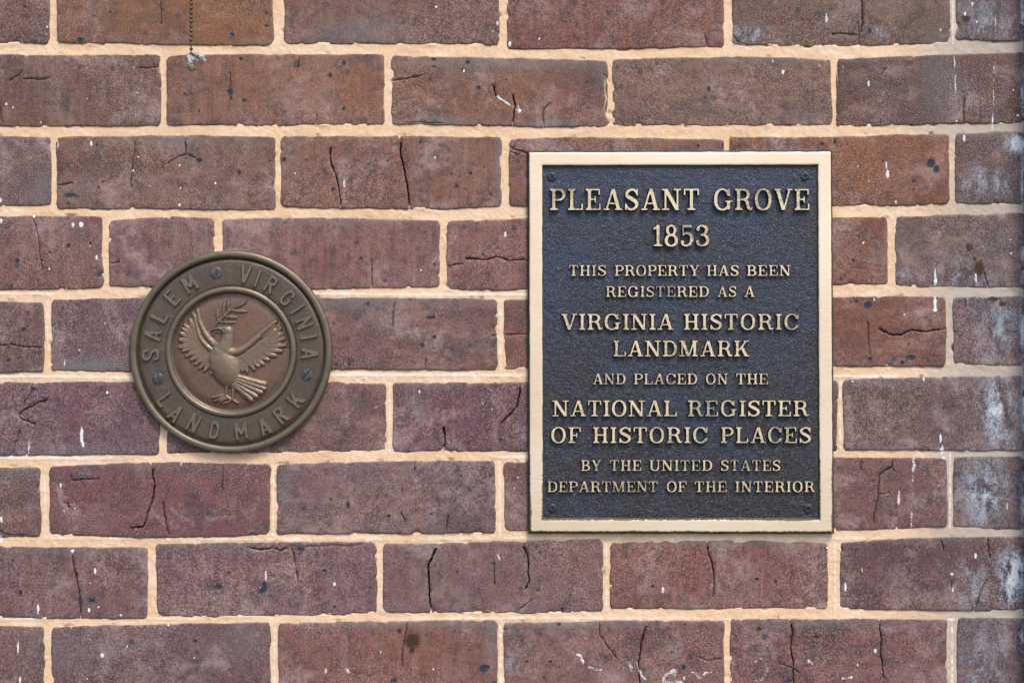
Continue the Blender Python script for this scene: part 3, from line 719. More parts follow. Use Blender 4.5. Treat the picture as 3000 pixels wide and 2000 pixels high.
    co = np.concatenate([Z0, back]); faces = [tuple(f) for f in F]
    n = len(oi)
    for i in range(n):
        j = (i + 1) % n
        faces.append((oi[i], oi[j], nV + j, nV + i))
    ex = np.zeros((n, 4)); ex[:, 3] = 1
    me = mesh_from('brick', co, faces, M_BRICK, True, None, {'marks': np.concatenate([mk, ex]), 'tone': np.concatenate([tn, tn[oi]])})
    return me, cen

wall = empty('brick_wall', (0, 0.0, 0), 'reddish brown brick wall with pale sandy mortar behind the two metal plaques', 'brick wall')
wall.location = (0, 0.02, 0); wall['kind'] = 'thing'
for i, b in enumerate(BR):
    me, cen = build_brick(b, i)
    o = link('brick', me, wall, (0, 0, 0))
    o.location = Vector(((cen[0] - 1500) * S, -0.02, CZ + (1000 - cen[1]) * S))
    kc = KEY[b[8]]; r = random.Random(i * 7 + 1)
    up = 1 if b[5] < 900 else 0         # the upper courses were fired browner, the lower ones more purple
    kc = (kc[0] * (1.04 + .04 * up), kc[1] * (1.04 + .12 * up), kc[2] * (1.06 - .06 * up))
    o.color = (kc[0] * r.uniform(1.14, 1.28), kc[1] * r.uniform(1.04, 1.18), kc[2] * r.uniform(1.04, 1.2), 1)

# courses beyond the photograph, down to the ground and up, joined
def rest_bricks():
    co, fa = [], []
    rr = random.Random(3)
    def box(x0, x1, y0, y1):
        j = lambda: rr.uniform(-1.5, 1.5)
        rad = 6
        o = len(co)
        f = [(x0 + rad, y0 + rad), (x1 - rad, y0 + rad), (x1 - rad, y1 - rad), (x0 + rad, y1 - rad)]
        g = [(x0, y0), (x1, y0), (x1, y1), (x0, y1)]
        hh = rr.uniform(-1, 1)
        for p in f: co.append(((p[0] - 1500) * S, -.02 - hh * S, CZ + (1000 - p[1]) * S))
        for p in g: co.append(((p[0] + j() - 1500) * S, -.02 + 5 * S, CZ + (1000 - p[1] + j()) * S))
        for p in g: co.append(((p[0] - 1500) * S, .012, CZ + (1000 - p[1]) * S))
        fa.append((o + 3, o + 2, o + 1, o))
        for k in range(4):
            l = (k + 1) % 4
            fa.append((o + k, o + l, o + 4 + l, o + 4 + k)); fa.append((o + 4 + k, o + 4 + l, o + 8 + l, o + 8 + k))
    bottom = 1000 + CZ / S
    pitch = 238.5
    rows = []
    y = -80 - pitch; k = 1
    while y > -1400:
        rows.append((y, k, 3003)); y -= pitch; k += 1
    y = 2062; k = 0
    while y + 205 < bottom:
        rows.append((y, k, 3003)); y += pitch; k += 1
    for (y, k, xe) in rows:
        x = xe
        first = 650 if k % 2 else 320
        while x > -2300:
            x0 = x - first; box(x0, x - 18 if x != xe else x, y, y + 213); x = x0; first = 662
    # left margin of the courses that are in the photo
    for b in BR:
        if b[0] < -100:
            x = b[0]
            while x > -2300:
                box(x - 662 + 18, x - 18, b[2], b[5]); x -= 662
    ex = np.zeros((len(co), 4)); ex[:, 3] = 1
    return mesh_from('brick', co, fa, M_BRICK, False, None, {'marks': ex, 'tone': ex})
rb = link('brick', rest_bricks(), wall)
rb['kind'] = 'stuff'; rb.color = (.13, .062, .052, 1)
rb['label'] = 'brick courses running on beyond the framed part of the wall'

# ------------------------------------------------------------------ mortar
def build_mortar():
    st = 4.0
    xs = np.arange(-60, 3004, st); ys = np.arange(-60, 2061, st)
    X, Y = np.meshgrid(xs, ys)
    sd = np.full(X.shape, 1e3)
    for b in BR:
        x0, x1 = b[0], b[1]
        t = np.clip((X - x0) / (x1 - x0), 0, 1)
        pt = np.polyfit([0, .5, 1], b[2:5], 2); pb = np.polyfit([0, .5, 1], b[5:8], 2)
        yt = np.polyval(pt, t); yb = np.polyval(pb, t)
        cx = (x0 + x1) / 2; cy = (yt + yb) / 2
        qx = np.abs(X - cx) - (x1 - x0) / 2 + 12; qy = np.abs(Y - cy) - (yb - yt) / 2 + 12
        s = np.hypot(np.maximum(qx, 0), np.maximum(qy, 0)) + np.minimum(np.maximum(qx, qy), 0) - 12
        sd = np.minimum(sd, s)
    keep = sd > -14
    h = -3.4 + 1.0 * fbm(X, Y, 40, 3, 3) + 1.0 * fbm(X, Y, 10, 4, 2)
    # here and there it laps over the arris or falls away in a gap
    h = h + 2.2 * np.clip(fbm(X, Y, 45, 15, 3) - .18, 0, 1) * np.clip(1 - sd / 10, 0, 1) * 2
    h = h - 12 * np.clip(fbm(X, Y, 30, 25, 3) - .38, 0, 1) * np.clip(1 - np.abs(sd - 1) / 5, 0, 1) * 2.2
    h = np.where(sd < -6, np.minimum(h, -6), h)
    h = np.where(sd < -10, -9, h)
    # lime ribbon on the bed joints, weathering towards the right
    beds = [(115,.30,[(0,90),(560,110),(1350,1500)]),(385,.20,[(250,330)]),(622,.42,[(0,240)]),(862,.95,[(0,140),(900,1560)]),(1101,.95,[(0,400),(960,1560),(2440,3000)]),(1340,1.0,[(0,330),(1460,1560)]),
            (1577,.7,[(0,3000)]),(1812,.8,[(0,600),(1200,3000)])]
    rib = np.zeros(X.shape)
    for y0, a, rs in beds:
        yc = y0 + 5 * vnoise(X, X * 0 + y0, 400, 3)
        gate = np.zeros(X.shape)
        for p, q in rs: gate = np.maximum(gate, sstep(p - 60, p + 30, X) * (1 - sstep(q - 20, q + 70, X)))
        rib = np.maximum(rib, a * (gate * .85 + .12) * np.exp(-((Y - yc) / 5.0) ** 2) * (sd > 2))
    vert = [(130,1370,1570),(800,1360,1570),(1463,1350,1570),(1466,1830,2060),(803,1840,2060),(2446,1590,1790),(1777,1590,1790),(1466,880,1090),(138,880,1000),(1141,1120,1330),(2784,1120,1550),(2462,1110,1320),(2790,1810,2060),(2793,0,130)]
    for x0, p, q in vert:
        rib = np.maximum(rib, .8 * np.exp(-((X - x0) / 3.5) ** 2) * (Y > p) * (Y < q))
    h = h + 1.0 * rib
    mk, _ = marks_at(X.ravel(), Y.ravel())
    mk[:, 0] = rib.ravel()
    mk[:, 2] = (sstep(2400, 3000, X) * 1.1).ravel() * (1 + .3 * fbm(X, Y, 120, 8, 2).ravel())
    n, m = X.shape
    idx = np.arange(n * m).reshape(n, m)
    kc = keep[:-1, :-1] | keep[1:, :-1] | keep[:-1, 1:] | keep[1:, 1:]
    F = np.stack([idx[:-1, :-1][kc], idx[1:, :-1][kc], idx[1:, 1:][kc], idx[:-1, 1:][kc]], 1)
    used = np.unique(F); mp = -np.ones(n * m, int); mp[used] = np.arange(len(used)); F = mp[F]
    co = np.c_[(X.ravel()[used] - 1500) * S, -.02 - h.ravel()[used] * S, CZ + (1000 - Y.ravel()[used]) * S]
    # the slab of mortar and backing for the rest of the wall, as a frame of quads round the fine part
    o = len(co)
    yb = -.02 + 6 * S
    X0, X1, X2, X3 = [(v - 1500) * S for v in (-2400, -60, 3000, 3003)]
    Zt, Z1, Z2, Zb = CZ + 2450 * S, CZ + 1060 * S, CZ - 1060 * S, 0.0
    ex = [(X0, yb, Zt), (X3, yb, Zt), (X0, yb, Z1), (X3, yb, Z1), (X0, yb, Z2), (X3, yb, Z2), (X0, yb, Zb), (X3, yb, Zb), (X1, yb, Z1), (X1, yb, Z2)]
    bk = [(X0, .14, Zt), (X3, .14, Zt), (X0, .14, Zb), (X3, .14, Zb)]
    co = np.concatenate([co, np.array(ex), np.array(bk)])
    q = [(o + 0, o + 2, o + 3, o + 1), (o + 4, o + 6, o + 7, o + 5), (o + 2, o + 4, o + 9, o + 8),
         (o + 0, o + 1, o + 11, o + 10), (o + 1, o + 7, o + 13, o + 11), (o + 6, o + 0, o + 10, o + 12), (o + 7, o + 6, o + 12, o + 13), (o + 10, o + 11, o + 13, o + 12)]
    F = np.concatenate([F, np.array(q)])
    mk2 = np.concatenate([mk[used], np.tile([[0, 0, 0, 1.]], (14, 1))])
    return mesh_from('mortar', co, F, M_MORTAR, True, None, {'marks': mk2})
link('mortar', build_mortar(), wall)

# ------------------------------------------------------------------ ground and door casing
def ground():
    r = 200.0
    return mesh_from('ground', [(-r, -r, 0), (r, -r, 0), (r, r, 0), (-r, r, 0)], [(0, 1, 2, 3)], M_GROUND, False)
g = link('ground', ground()); g['kind'] = 'structure'

def box_mesh(name, x0, x1, y0, y1, z0, z1, mat, bev=.003):
    import bmesh
    bm = bmesh.new()
    bmesh.ops.create_cube(bm, size=1)
    for v in bm.verts: v.co = ((v.co.x + .5) * (x1 - x0) + x0, (v.co.y + .5) * (y1 - y0) + y0, (v.co.z + .5) * (z1 - z0) + z0)
    bmesh.ops.bevel(bm, geom=bm.edges[:], offset=bev, segments=2, affect='EDGES', profile=.5)
    me = bpy.data.meshes.new(name); bm.to_mesh(me); bm.free(); me.materials.append(mat)
    return me
xr = (3006 - 1500) * S
cas = empty('door_casing', (xr + .06, 0, 0), 'white painted wooden casing board closing the right end of the brick wall', 'door casing'); cas['kind'] = 'thing'
link('casing_board', box_mesh('casing_board', -.06, .06, -.026, .10, .0, 2.42, M_WHITE, .004), cas)
link('casing_bead', box_mesh('casing_bead', -.045, -.030, -.032, -.024, .0, 2.42, M_WHITE, .003), cas)

# ------------------------------------------------------------------ raised lettering
def ring(cx, cy, a, b, ta, tb, n=2.25):
    def f(X, Y):
        o = (np.abs((X - cx) / a) ** n + np.abs((Y - cy) / b) ** n) <= 1
        i = (np.abs((X - cx) / (a - ta)) ** 2.1 + np.abs((Y - cy) / (b - tb)) ** 2.1) <= 1
        return o & ~i
    return f
def rect(x0, y0, x1, y1): return lambda X, Y: (X >= x0) & (X <= x1) & (Y >= y0) & (Y <= y1)
def diag(x0, y0, x1, y1, w):
    def f(X, Y):
        t = (Y - y0) / (y1 - y0); c = x0 + (x1 - x0) * t
        return (t >= 0) & (t <= 1) & (np.abs(X - c) <= w / 2)
    return f
def clip(f, x0, y0, x1, y1):
    r = rect(x0, y0, x1, y1); return lambda X, Y: f(X, Y) & r(X, Y)
def cut(f, x0, y0, x1, y1):
    r = rect(x0, y0, x1, y1); return lambda X, Y: f(X, Y) & ~r(X, Y)
def catmull(P, n=14):
    P = [np.array(p, float) for p in P]; P = [2 * P[0] - P[1]] + P + [2 * P[-1] - P[-2]]
    out = []
    for i in range(1, len(P) - 2):
        for k in range(n):
            t = k / n
            out.append(.5 * ((2 * P[i]) + (-P[i - 1] + P[i + 1]) * t + (2 * P[i - 1] - 5 * P[i] + 4 * P[i + 1] - P[i + 2]) * t * t + (-P[i - 1] + 3 * P[i] - 3 * P[i + 1] + P[i + 2]) * t ** 3))
    out.append(P[-2]); return np.array(out)
def stroke(pts, smooth=True):
    """pts: (x, y, width)"""
    C = catmull(pts) if smooth else np.concatenate([np.linspace(pts[i], pts[i + 1], 30) for i in range(len(pts) - 1)])
    def f(X, Y):
        m = np.zeros(X.shape, bool)
        for x, y, w in C: m |= (X - x) ** 2 + (Y - y) ** 2 <= (w / 2) ** 2
        return m
    return f
T, t_, s_ = .150, .080, .070
def serif(x0, x1, y):   # small bracketed slab at foot (y=0) or head (y=1)
    a = rect(x0, 0, x1, s_) if y == 0 else rect(x0, 1 - s_, x1, 1)
    return a
def stem(xc, w=T, sl=.18, sr=.18, y0=0, y1=1, foot=True, head=True):
    fs = [rect(xc - w / 2, y0, xc + w / 2, y1)]
    if foot: fs += [serif(xc - sl, xc + sr, 0), bracket(xc, w, 0)]
    if head: fs += [serif(xc - sl, xc + sr, 1), bracket(xc, w, 1)]
    return fs
def bracket(xc, w, y):
    def f(X, Y):
        d = (Y - s_) if y == 0 else (1 - s_ - Y)
        return (d >= 0) & (d < .06) & (np.abs(X - xc) < w / 2 + .06 - d)
    return f
GL = {}
GL['I'] = (.42, stem(.21))
GL['H'] = (.90, stem(.20) + stem(.70) + [rect(.2, .46, .7, .54)])
GL['L'] = (.78, stem(.20) + [rect(.2, 0, .74, s_), rect(.675, 0, .75, .30)])
GL['E'] = (.80, stem(.20) + [rect(.2, 0, .74, s_), rect(.2, 1 - s_, .72, 1), rect(.68, 0, .755, .30), rect(.65, .72, .725, 1), rect(.2, .47, .5, .54), rect(.46, .35, .525, .66)])
GL['F'] = (.76, stem(.20, sr=.23) + [rect(.2, 1 - s_, .72, 1), rect(.65, .70, .725, 1), rect(.2, .45, .5, .52), rect(.46, .33, .525, .64)])
GL['T'] = (.82, [rect(.03, 1 - s_, .77, 1), rect(.03, .70, .10, 1), rect(.70, .70, .77, 1)] + stem(.40, sl=.2, sr=.2, head=False))
PB = [clip(ring(.42, .72, .36, .28, T, t_), .42, 0, 1, 1), rect(.2, 1 - t_, .43, 1), rect(.2, .44, .43, .44 + t_)]
GL['P'] = (.80, stem(.20, sr=.22) + PB)
GL['R'] = (.90, stem(.20, sr=.20) + [clip(ring(.42, .73, .33, .27, T, t_), .42, 0, 1, 1), rect(.2, 1 - t_, .43, 1), rect(.2, .46, .43, .46 + t_),
           stroke([(.50, .48, .10), (.60, .42, T), (.66, .24, T), (.72, .08, T * .9), (.82, .05, .09), (.88, .12, .05)])])
GL['B'] = (.84, stem(.20) + [clip(ring(.42, .75, .31, .25, T, t_), .42, 0, 1, 1), clip(ring(.42, .27, .37, .27, T, t_), .42, 0, 1, 1), rect(.2, 1 - t_, .43, 1), rect(.2, 0, .43, t_), rect(.2, .46, .45, .54)])
GL['D'] = (.90, stem(.20) + [clip(ring(.40, .5, .45, .5, T * 1.05, t_), .40, 0, 1, 1), rect(.2, 1 - t_, .42, 1), rect(.2, 0, .42, t_)])
GL['O'] = (.92, [ring(.45, .5, .41, .52, T * 1.02, t_)])
GL['C'] = (.88, [cut(ring(.45, .5, .41, .52, T * 1.02, t_), .6, .30, 1, .68), rect(.76, .64, .835, 1.0), stroke([(.72, .12, .09), (.80, .22, .07), (.84, .30, .05)])])
GL['G'] = (.98, [cut(ring(.45, .5, .41, .52, T * 1.02, t_), .6, .20, 1, .68), rect(.74, .66, .81, 1.0), rect(.68, .02, .68 + T, .44), rect(.58, .38, .95, .38 + s_)])
GL['S'] = (.74, [stroke([(.62, .80, .09), (.50, .94, .10), (.34, .96, .10), (.15, .84, .14), (.15, .66, .16), (.36, .53, .19), (.58, .38, .17), (.60, .18, .14), (.42, .045, .10), (.22, .06, .09), (.10, .22, .09)]),
                 rect(.60, .68, .67, 1.0), rect(.04, 0, .11, .32)])
GL['A'] = (.94, [diag(.15, 0, .46, 1, .09), diag(.48, 1, .76, 0, T * 1.15), rect(.24, .28, .68, .35), serif(0, .31, 0), serif(.58, .93, 0)])
GL['V'] = (.92, [diag(.17, 1, .46, 0, T * 1.15), diag(.77, 1, .48, 0, .09), serif(0, .36, 1), serif(.62, .91, 1)])
GL['N'] = (.96, [rect(.13, 0, .215, 1), rect(.72, 0, .805, 1), diag(.17, 1, .76, 0, T * 1.3), serif(0, .25, 1), serif(0, .36, 0), serif(.58, .94, 1)])
GL['M'] = (1.16, [rect(.14, 0, .22, 1), diag(.22, 1, .55, .0, T * 1.1), diag(.90, 1, .57, .0, .09), serif(0, .28, 1), serif(0, .36, 0)] + stem(.93, sl=.16, sr=.18))
GL['K'] = (.94, stem(.20) + [diag(.30, .36, .74, 1, .11), diag(.46, .60, .75, 0, T * 1.3), serif(.58, .90, 1), serif(.58, .94, 0)])
GL['U'] = (.92, [rect(.11, .30, .11 + T, 1), rect(.70, .30, .785, 1), clip(ring(.4475, .32, .338, .335, .13, .09), 0, -.2, 1, .32), serif(0, .38, 1), serif(.58, .91, 1)])
GL['Y'] = (.90, [diag(.17, 1, .46, .42, T * 1.2), diag(.76, 1, .48, .42, .10), serif(0, .36, 1), serif(.60, .90, 1)] + stem(.45, y1=.5, head=False))
GL['1'] = (.52, stem(.27, sl=.22, sr=.22, head=False) + [stroke([(.06, .82, .08), (.16, .87, .09), (.24, .97, .08)])])
GL['8'] = (.74, [ring(.36, .755, .27, .255, .15, .08), ring(.36, .27, .34, .29, .16, .085)])
GL['5'] = (.72, [rect(.14, .88, .60, 1), rect(.12, .50, .185, .98), stroke([(.16, .53, .08), (.30, .62, .10), (.52, .55, .15), (.60, .34, .18), (.52, .12, .14), (.32, .03, .09), (.14, .08, .10), (.12, .20, .17)])])
GL['3'] = (.72, [stroke([(.13, .80, .17), (.18, .92, .10), (.34, .965, .09), (.54, .88, .14), (.56, .72, .16), (.46, .58, .12), (.30, .53, .08)]),
                 stroke([(.30, .53, .08), (.50, .49, .12), (.62, .34, .17), (.58, .14, .15), (.36, .03, .09), (.16, .08, .10), (.11, .21, .17)])])
# plain narrow letters of the round medallion
w_ = .17
SN = {
 'S': [stroke([(.56, .74, w_), (.50, .90, w_), (.32, .92, w_), (.10, .88, w_), (.08, .68, w_), (.20, .55, w_), (.42, .46, w_), (.55, .30, w_), (.50, .12, w_), (.32, .08, w_), (.10, .10, w_), (.06, .28, w_)])],
 'A': [diag(.09, 0, .30, 1, .18), diag(.32, 1, .54, 0, .18), rect(.16, .22, .46, .36)],
 'L': [rect(.04, 0, .20, 1), rect(.04, 0, .54, .16)],
 'E': [rect(.04, 0, .20, 1), rect(.04, 0, .56, .16), rect(.04, .84, .56, 1), rect(.04, .43, .46, .57)],
 'M': [rect(.02, 0, .18, 1), rect(.58, 0, .74, 1), diag(.10, 1, .38, .28, .19), diag(.66, 1, .38, .28, .19)],
 'V': [diag(.10, 1, .31, 0, .19), diag(.56, 1, .33, 0, .19)],
 'I': [rect(.0, 0, .17, 1)],
 'R': [rect(.04, 0, .20, 1), clip(ring(.28, .73, .30, .27, .16, .15, 2.8), .28, 0, 1, 1), rect(.1, .85, .3, 1), rect(.1, .46, .3, .61), diag(.30, .5, .52, 0, .18)],
 'G': [cut(ring(.32, .5, .30, .50, .165, .15, 3.0), .36, .44, 1, .70), rect(.34, .40, .62, .53), rect(.47, .12, .62, .5)],
 'N': [rect(.02, 0, .18, 1), rect(.46, 0, .62, 1), diag(.11, 1, .53, 0, .20)],
 'D': [rect(.04, 0, .20, 1), clip(ring(.24, .5, .35, .50, .16, .15, 3.2), .24, 0, 1, 1), rect(.1, .85, .26, 1), rect(.1, 0, .26, .15)],
 'K': [rect(.04, 0, .20, 1), diag(.16, .30, .56, 1, .20), diag(.30, .56, .56, 0, .20)],
}
SNW = {'S': .62, 'A': .63, 'L': .56, 'E': .58, 'M': .76, 'V': .64, 'I': .17, 'R': .60, 'G': .64, 'N': .64, 'D': .62, 'K': .62}

def msquares(F, xs, ys, lv):
    """segments of the level line lv of field F on grid xs, ys"""
    segs = []
    n, m = F.shape
    G = F - lv; G[np.abs(G) < 1e-9] = 1e-9
    sg = G > 0
    act = (sg[:-1, :-1] != sg[1:, :-1]) | (sg[:-1, :-1] != sg[:-1, 1:]) | (sg[:-1, :-1] != sg[1:, 1:])
    for i, j in zip(*np.where(act)):
        c = [(i, j), (i, j + 1), (i + 1, j + 1), (i + 1, j)]
        pts = []
        for k in range(4):
            (a, b), (d, e) = c[k], c[(k + 1) % 4]
            u, v = G[a, b], G[d, e]
            if (u > 0) != (v > 0):
                t = u / (u - v)
                pts.append((xs[b] + (xs[e] - xs[b]) * t, ys[a] + (ys[d] - ys[a]) * t))
        if len(pts) == 2: segs.append((pts[0], pts[1]))
        elif len(pts) == 4: segs.append((pts[0], pts[1])); segs.append((pts[2], pts[3]))
    return segs

def glyph_mesh(name, fs, width, cap, skirt, height, top_in, mats, kscale, attrs=False, xscale=1.0):
    """letter as a drafted casting: base line `skirt` px outside the drawn shape, flat top `top_in` px inside it"""
    res = 1.0 if cap > 40 else .62
    pad = skirt + 2 * res
    xs = np.arange(-pad, width * cap * xscale + pad + res, res); ys = np.arange(-pad - .05 * cap, cap * 1.05 + pad + res, res)
    ss = 4
    fx = np.arange(xs[0] - res / 2 + res / ss / 2, xs[-1] + res / 2, res / ss); fy = np.arange(ys[0] - res / 2 + res / ss / 2, ys[-1] + res / 2, res / ss)
    FX, FY = np.meshgrid(fx, fy)
    m = np.zeros(FX.shape, bool)
    for f in fs: m |= f(FX / (cap * xscale), FY / cap)
    # boundary samples of the fine mask, for a signed distance on the coarse grid
    e = np.zeros_like(m)
    e[:, 1:] |= m[:, 1:] != m[:, :-1]; e[1:, :] |= m[1:, :] != m[:-1, :]
    bx, by = FX[e] - res / ss / 2, FY[e] - res / ss / 2
    if len(bx) > 1500: bx, by = bx[::2], by[::2]
    X, Y = np.meshgrid(xs, ys)
    q = np.c_[X.ravel(), Y.ravel()]
    dist = np.empty(len(q))
    for s in range(0, len(q), 1500):
        dist[s:s + 1500] = np.sqrt(((q[s:s + 1500, None, 0] - bx[None]) ** 2 + (q[s:s + 1500, None, 1] - by[None]) ** 2).min(1))
    ii = np.clip(((q[:, 1] - fy[0]) / (res / ss)).round().astype(int), 0, len(fy) - 1); jj = np.clip(((q[:, 0] - fx[0]) / (res / ss)).round().astype(int), 0, len(fx) - 1)
    sd = np.where(m[ii, jj], dist, -dist).reshape(X.shape)
    sd = (sd * 4 + np.roll(sd, 1, 0) + np.roll(sd, -1, 0) + np.roll(sd, 1, 1) + np.roll(sd, -1, 1)) / 8
    verts, edges, lev, key = [], [], [], {}
    for li, lv in ((0, -skirt), (1, -.25 * skirt), (2, top_in)):
        for a, b in msquares(sd.copy(), xs, ys, lv):
            ids = []
            for p in (a, b):
                k = (li, round(p[0], 3), round(p[1], 3))
                if k not in key: key[k] = len(verts); verts.append(Vector(p)); lev.append(li)
                ids.append(key[k])
            if ids[0] != ids[1]: edges.append(tuple(ids))
    r = delaunay_2d_cdt(verts, edges, [], 0, 1e-5)
    V = np.array([(v.x, v.y) for v in r[0]]); F = np.array([tuple(f) for f in r[2]])
    L = np.array([lev[o[0]] if o else 1 for o in r[3]])
    def samp(p):
        u = np.clip((p[:, 0] - xs[0]) / res, 0, len(xs) - 1.001); v = np.clip((p[:, 1] - ys[0]) / res, 0, len(ys) - 1.001)
        i = v.astype(int); j = u.astype(int); fu = u - j; fv = v - i
        return (sd[i, j] * (1 - fu) + sd[i, j + 1] * fu) * (1 - fv) + (sd[i + 1, j] * (1 - fu) + sd[i + 1, j + 1] * fu) * fv
    cc = V[F].mean(1)
    F = F[samp(cc) > -skirt]
    z = np.array([0, height * .45, height])[L]
    a = V[F[:, 0]]; b = V[F[:, 1]]; c = V[F[:, 2]]
    area = (b[:, 0] - a[:, 0]) * (c[:, 1] - a[:, 1]) - (b[:, 1] - a[:, 1]) * (c[:, 0] - a[:, 0])
    F[area < 0] = F[area < 0][:, ::-1]
    F = F[np.abs(area) > 1e-7]
    mi = np.where((L[F] == 2).all(1), 0, 1) if len(mats) > 1 else np.zeros(len(F), int)
    co = np.c_[(V[:, 0] - width * cap * xscale / 2) * S * kscale, -z * S, (V[:, 1] - cap / 2) * S * kscale]
    at = None
    if attrs:
        ed = np.zeros((len(V), 4)); ed[:, 0] = np.array([.0, .2, .6])[L]; ed[:, 3] = 1
        at = {'edge': ed}
    return mesh_from(name, co, F, mats, False, mi, at)

# ------------------------------------------------------------------ rectangular plaque
PQ = empty('historic_plaque', wpos(1991, 1002, 2), 'large rectangular dark plaque with bright brass border and raised brass text', 'plaque')
KP = (D - 16 * S) / D
PCX, PCY = 1991.0, 1002.0
def ploc(px, py, h): return Vector(((px - 1500) * S * KP - PQ.location.x, -h * S - PQ.location.y, CZ + (1000 - py) * S * KP - PQ.location.z))
quad = [(1551, 447.5), (2433.5, 446), (2439, 1558), (1553, 1557)]
def inset(quad, d):
    cx = sum(p[0] for p in quad) / 4; cy = sum(p[1] for p in quad) / 4
    return [(x + (d if x < cx else -d), y + (d if y < cy else -d)) for x, y in quad]
def perim(d, n=(110, 140), rad=0, wob=0, seed=0):
    q = inset(quad, d); pts = []
    for k in range(4):
        a, b = q[k], q[(k + 1) % 4]; m = n[k % 2]
        for i in range(m):
            t = i / m; pts.append((a[0] + (b[0] - a[0]) * t, a[1] + (b[1] - a[1]) * t))
    p = np.array(pts)
    if wob:
        p[:, 0] += wob * fbm(p[:, 0], p[:, 1], 26, seed, 3); p[:, 1] += wob * fbm(p[:, 0], p[:, 1], 26, seed + 9, 3)
    return p
prof = [(-6.0, 0, 1.5, 0, 1), (-5.2, 9, 1.2, 0, 1), (-2.2, 13.5, 1.2, 1, 1), (0, 15.2, 1.0, 1, 1), (1.5, 15.9, .5, .95, 0), (5, 16, .5, .62, 0), (10, 16, 0, .28, 0), (18, 16, 0, .0, 0), (27, 16, 0, .18, 0), (32.5, 16, .6, .55, 0),
        (35.5, 15.8, 1.0, .95, 0), (37.2, 14.6, 1.1, 1.0, 1), (38.6, 9.5, 1.0, 1, 1), (41, 7.8, .6, 1, 1)]
def frame_mesh():
    rings, ed = [], []
    for d, h, wob, e, mi in prof:
        p = perim(d, wob=wob, seed=int(abs(d)) + 3)
        c = np.array([tuple(ploc(x, y, 2 + h)) for x, y in p]); rings.append(c)
        # more corrosion towards the bottom of the frame
        gr = (.62 + .5 * sstep(1200, 1560, p[:, 1]))
        ed.append(np.c_[e * gr, e * 0 + np.zeros(len(p)), np.zeros(len(p)), np.ones(len(p))])
    co, q = loft(rings)
    n = len(rings[0]); mi = []
    for r in range(len(rings) - 1): mi += [1 if (prof[r][4] and prof[r + 1][4]) else 0] * n
    return mesh_from('frame', co, [f[::-1] for f in q], [M_BRASS, M_SIDE], True, mi, {'edge': np.concatenate(ed)})
fm = frame_mesh()
link('frame', fm, PQ)
def plate_mesh():
    q = inset(quad, 40.5); n, m = 150, 190
    U, Vv = np.meshgrid(np.linspace(0, 1, n), np.linspace(0, 1, m))
    X = (q[0][0] * (1 - U) + q[1][0] * U) * (1 - Vv) + (q[3][0] * (1 - U) + q[2][0] * U) * Vv
    Y = (q[0][1] * (1 - U) + q[1][1] * U) * (1 - Vv) + (q[3][1] * (1 - U) + q[2][1] * U) * Vv
    h = 2 + 8.0 + .35 * fbm(X, Y, 40, 5, 3) + .35 * fbm(X, Y, 14, 6, 2)
    co = np.array([tuple(ploc(x, y, z)) for x, y, z in zip(X.ravel(), Y.ravel(), h.ravel())])
    idx = np.arange(n * m).reshape(m, n)
    F = np.stack([idx[:-1, :-1].ravel(), idx[1:, :-1].ravel(), idx[1:, 1:].ravel(), idx[:-1, 1:].ravel()], 1)
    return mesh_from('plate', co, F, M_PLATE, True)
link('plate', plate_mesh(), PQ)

LINES = [ # cap height, y top, y bottom, words with x extents
 (62, 554, 616, [('PLEASANT', 1610, 2050), ('GROVE', 2089, 2373)]),
 (61, 660, 721, [('1853', 1912, 2078)]),
 (31, 777, 808, [('THIS', 1666, 1777), ('PROPERTY', 1800, 2050), ('HAS', 2070, 2165), ('BEEN', 2187, 2317)]),
 (32, 838, 870, [('REGISTERED', 1774, 2078), ('AS', 2101, 2158), ('A', 2180, 2211)]),
 (46, 919, 966, [('VIRGINIA', 1644, 1974), ('HISTORIC', 2002, 2341)]),
 (46, 997, 1044, [('LANDMARK', 1796, 2196)]),
 (31, 1094, 1125, [('AND', 1736, 1834), ('PLACED', 1856, 2044), ('ON', 2067, 2133), ('THE', 2156, 2251)]),
 (46, 1172, 1219, [('NATIONAL', 1618, 1984), ('REGISTER', 2014, 2369)]),
 (47, 1250, 1297, [('OF', 1613, 1703), ('HISTORIC', 1736, 2074), ('PLACES', 2110, 2377)]),
 (31, 1347, 1378, [('BY', 1702, 1762), ('THE', 1786, 1880), ('UNITED', 1902, 2088), ('STATES', 2111, 2287)]),
 (31, 1409, 1440, [('DEPARTMENT', 1603, 1928), ('OF', 1952, 2012), ('THE', 2034, 2130), ('INTERIOR', 2153, 2387)]),
]
GM = {}
for cap, yt, yb, words in LINES:
    cp = {62: 62, 61: 62, 31: 31, 32: 31, 46: 46, 47: 46}[cap]
    for word, xa, xb in words:
        gap = .07
        nat = sum(GL[c][0] for c in word) + gap * (len(word) - 1)
        sp = (xb - xa) / (nat * cp)
        x = xa
        xq = round(min(max(sp, .86), 1.22) * 25) / 25
        rest = (xb - xa - sum(GL[c][0] for c in word) * cp * xq) / max(1, len(word) - 1)
        for c in word:
            kk = (c, cp, xq)
            if kk not in GM:
                ht = {62: 12.5, 46: 11.0, 31: 9.0}[cp]; sk = {62: 2.8, 46: 2.5, 31: 2.0}[cp]
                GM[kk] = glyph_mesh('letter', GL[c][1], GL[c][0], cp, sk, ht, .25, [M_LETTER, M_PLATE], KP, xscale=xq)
            w = GL[c][0] * cp * xq
            o = link('digit' if c.isdigit() else 'letter', GM[kk], PQ, ploc(x + w / 2, (yt + yb) / 2, 9.6))
            o['label'] = 'raised %s %s' % ('digit' if c.isdigit() else 'letter', c)
            x += w + rest

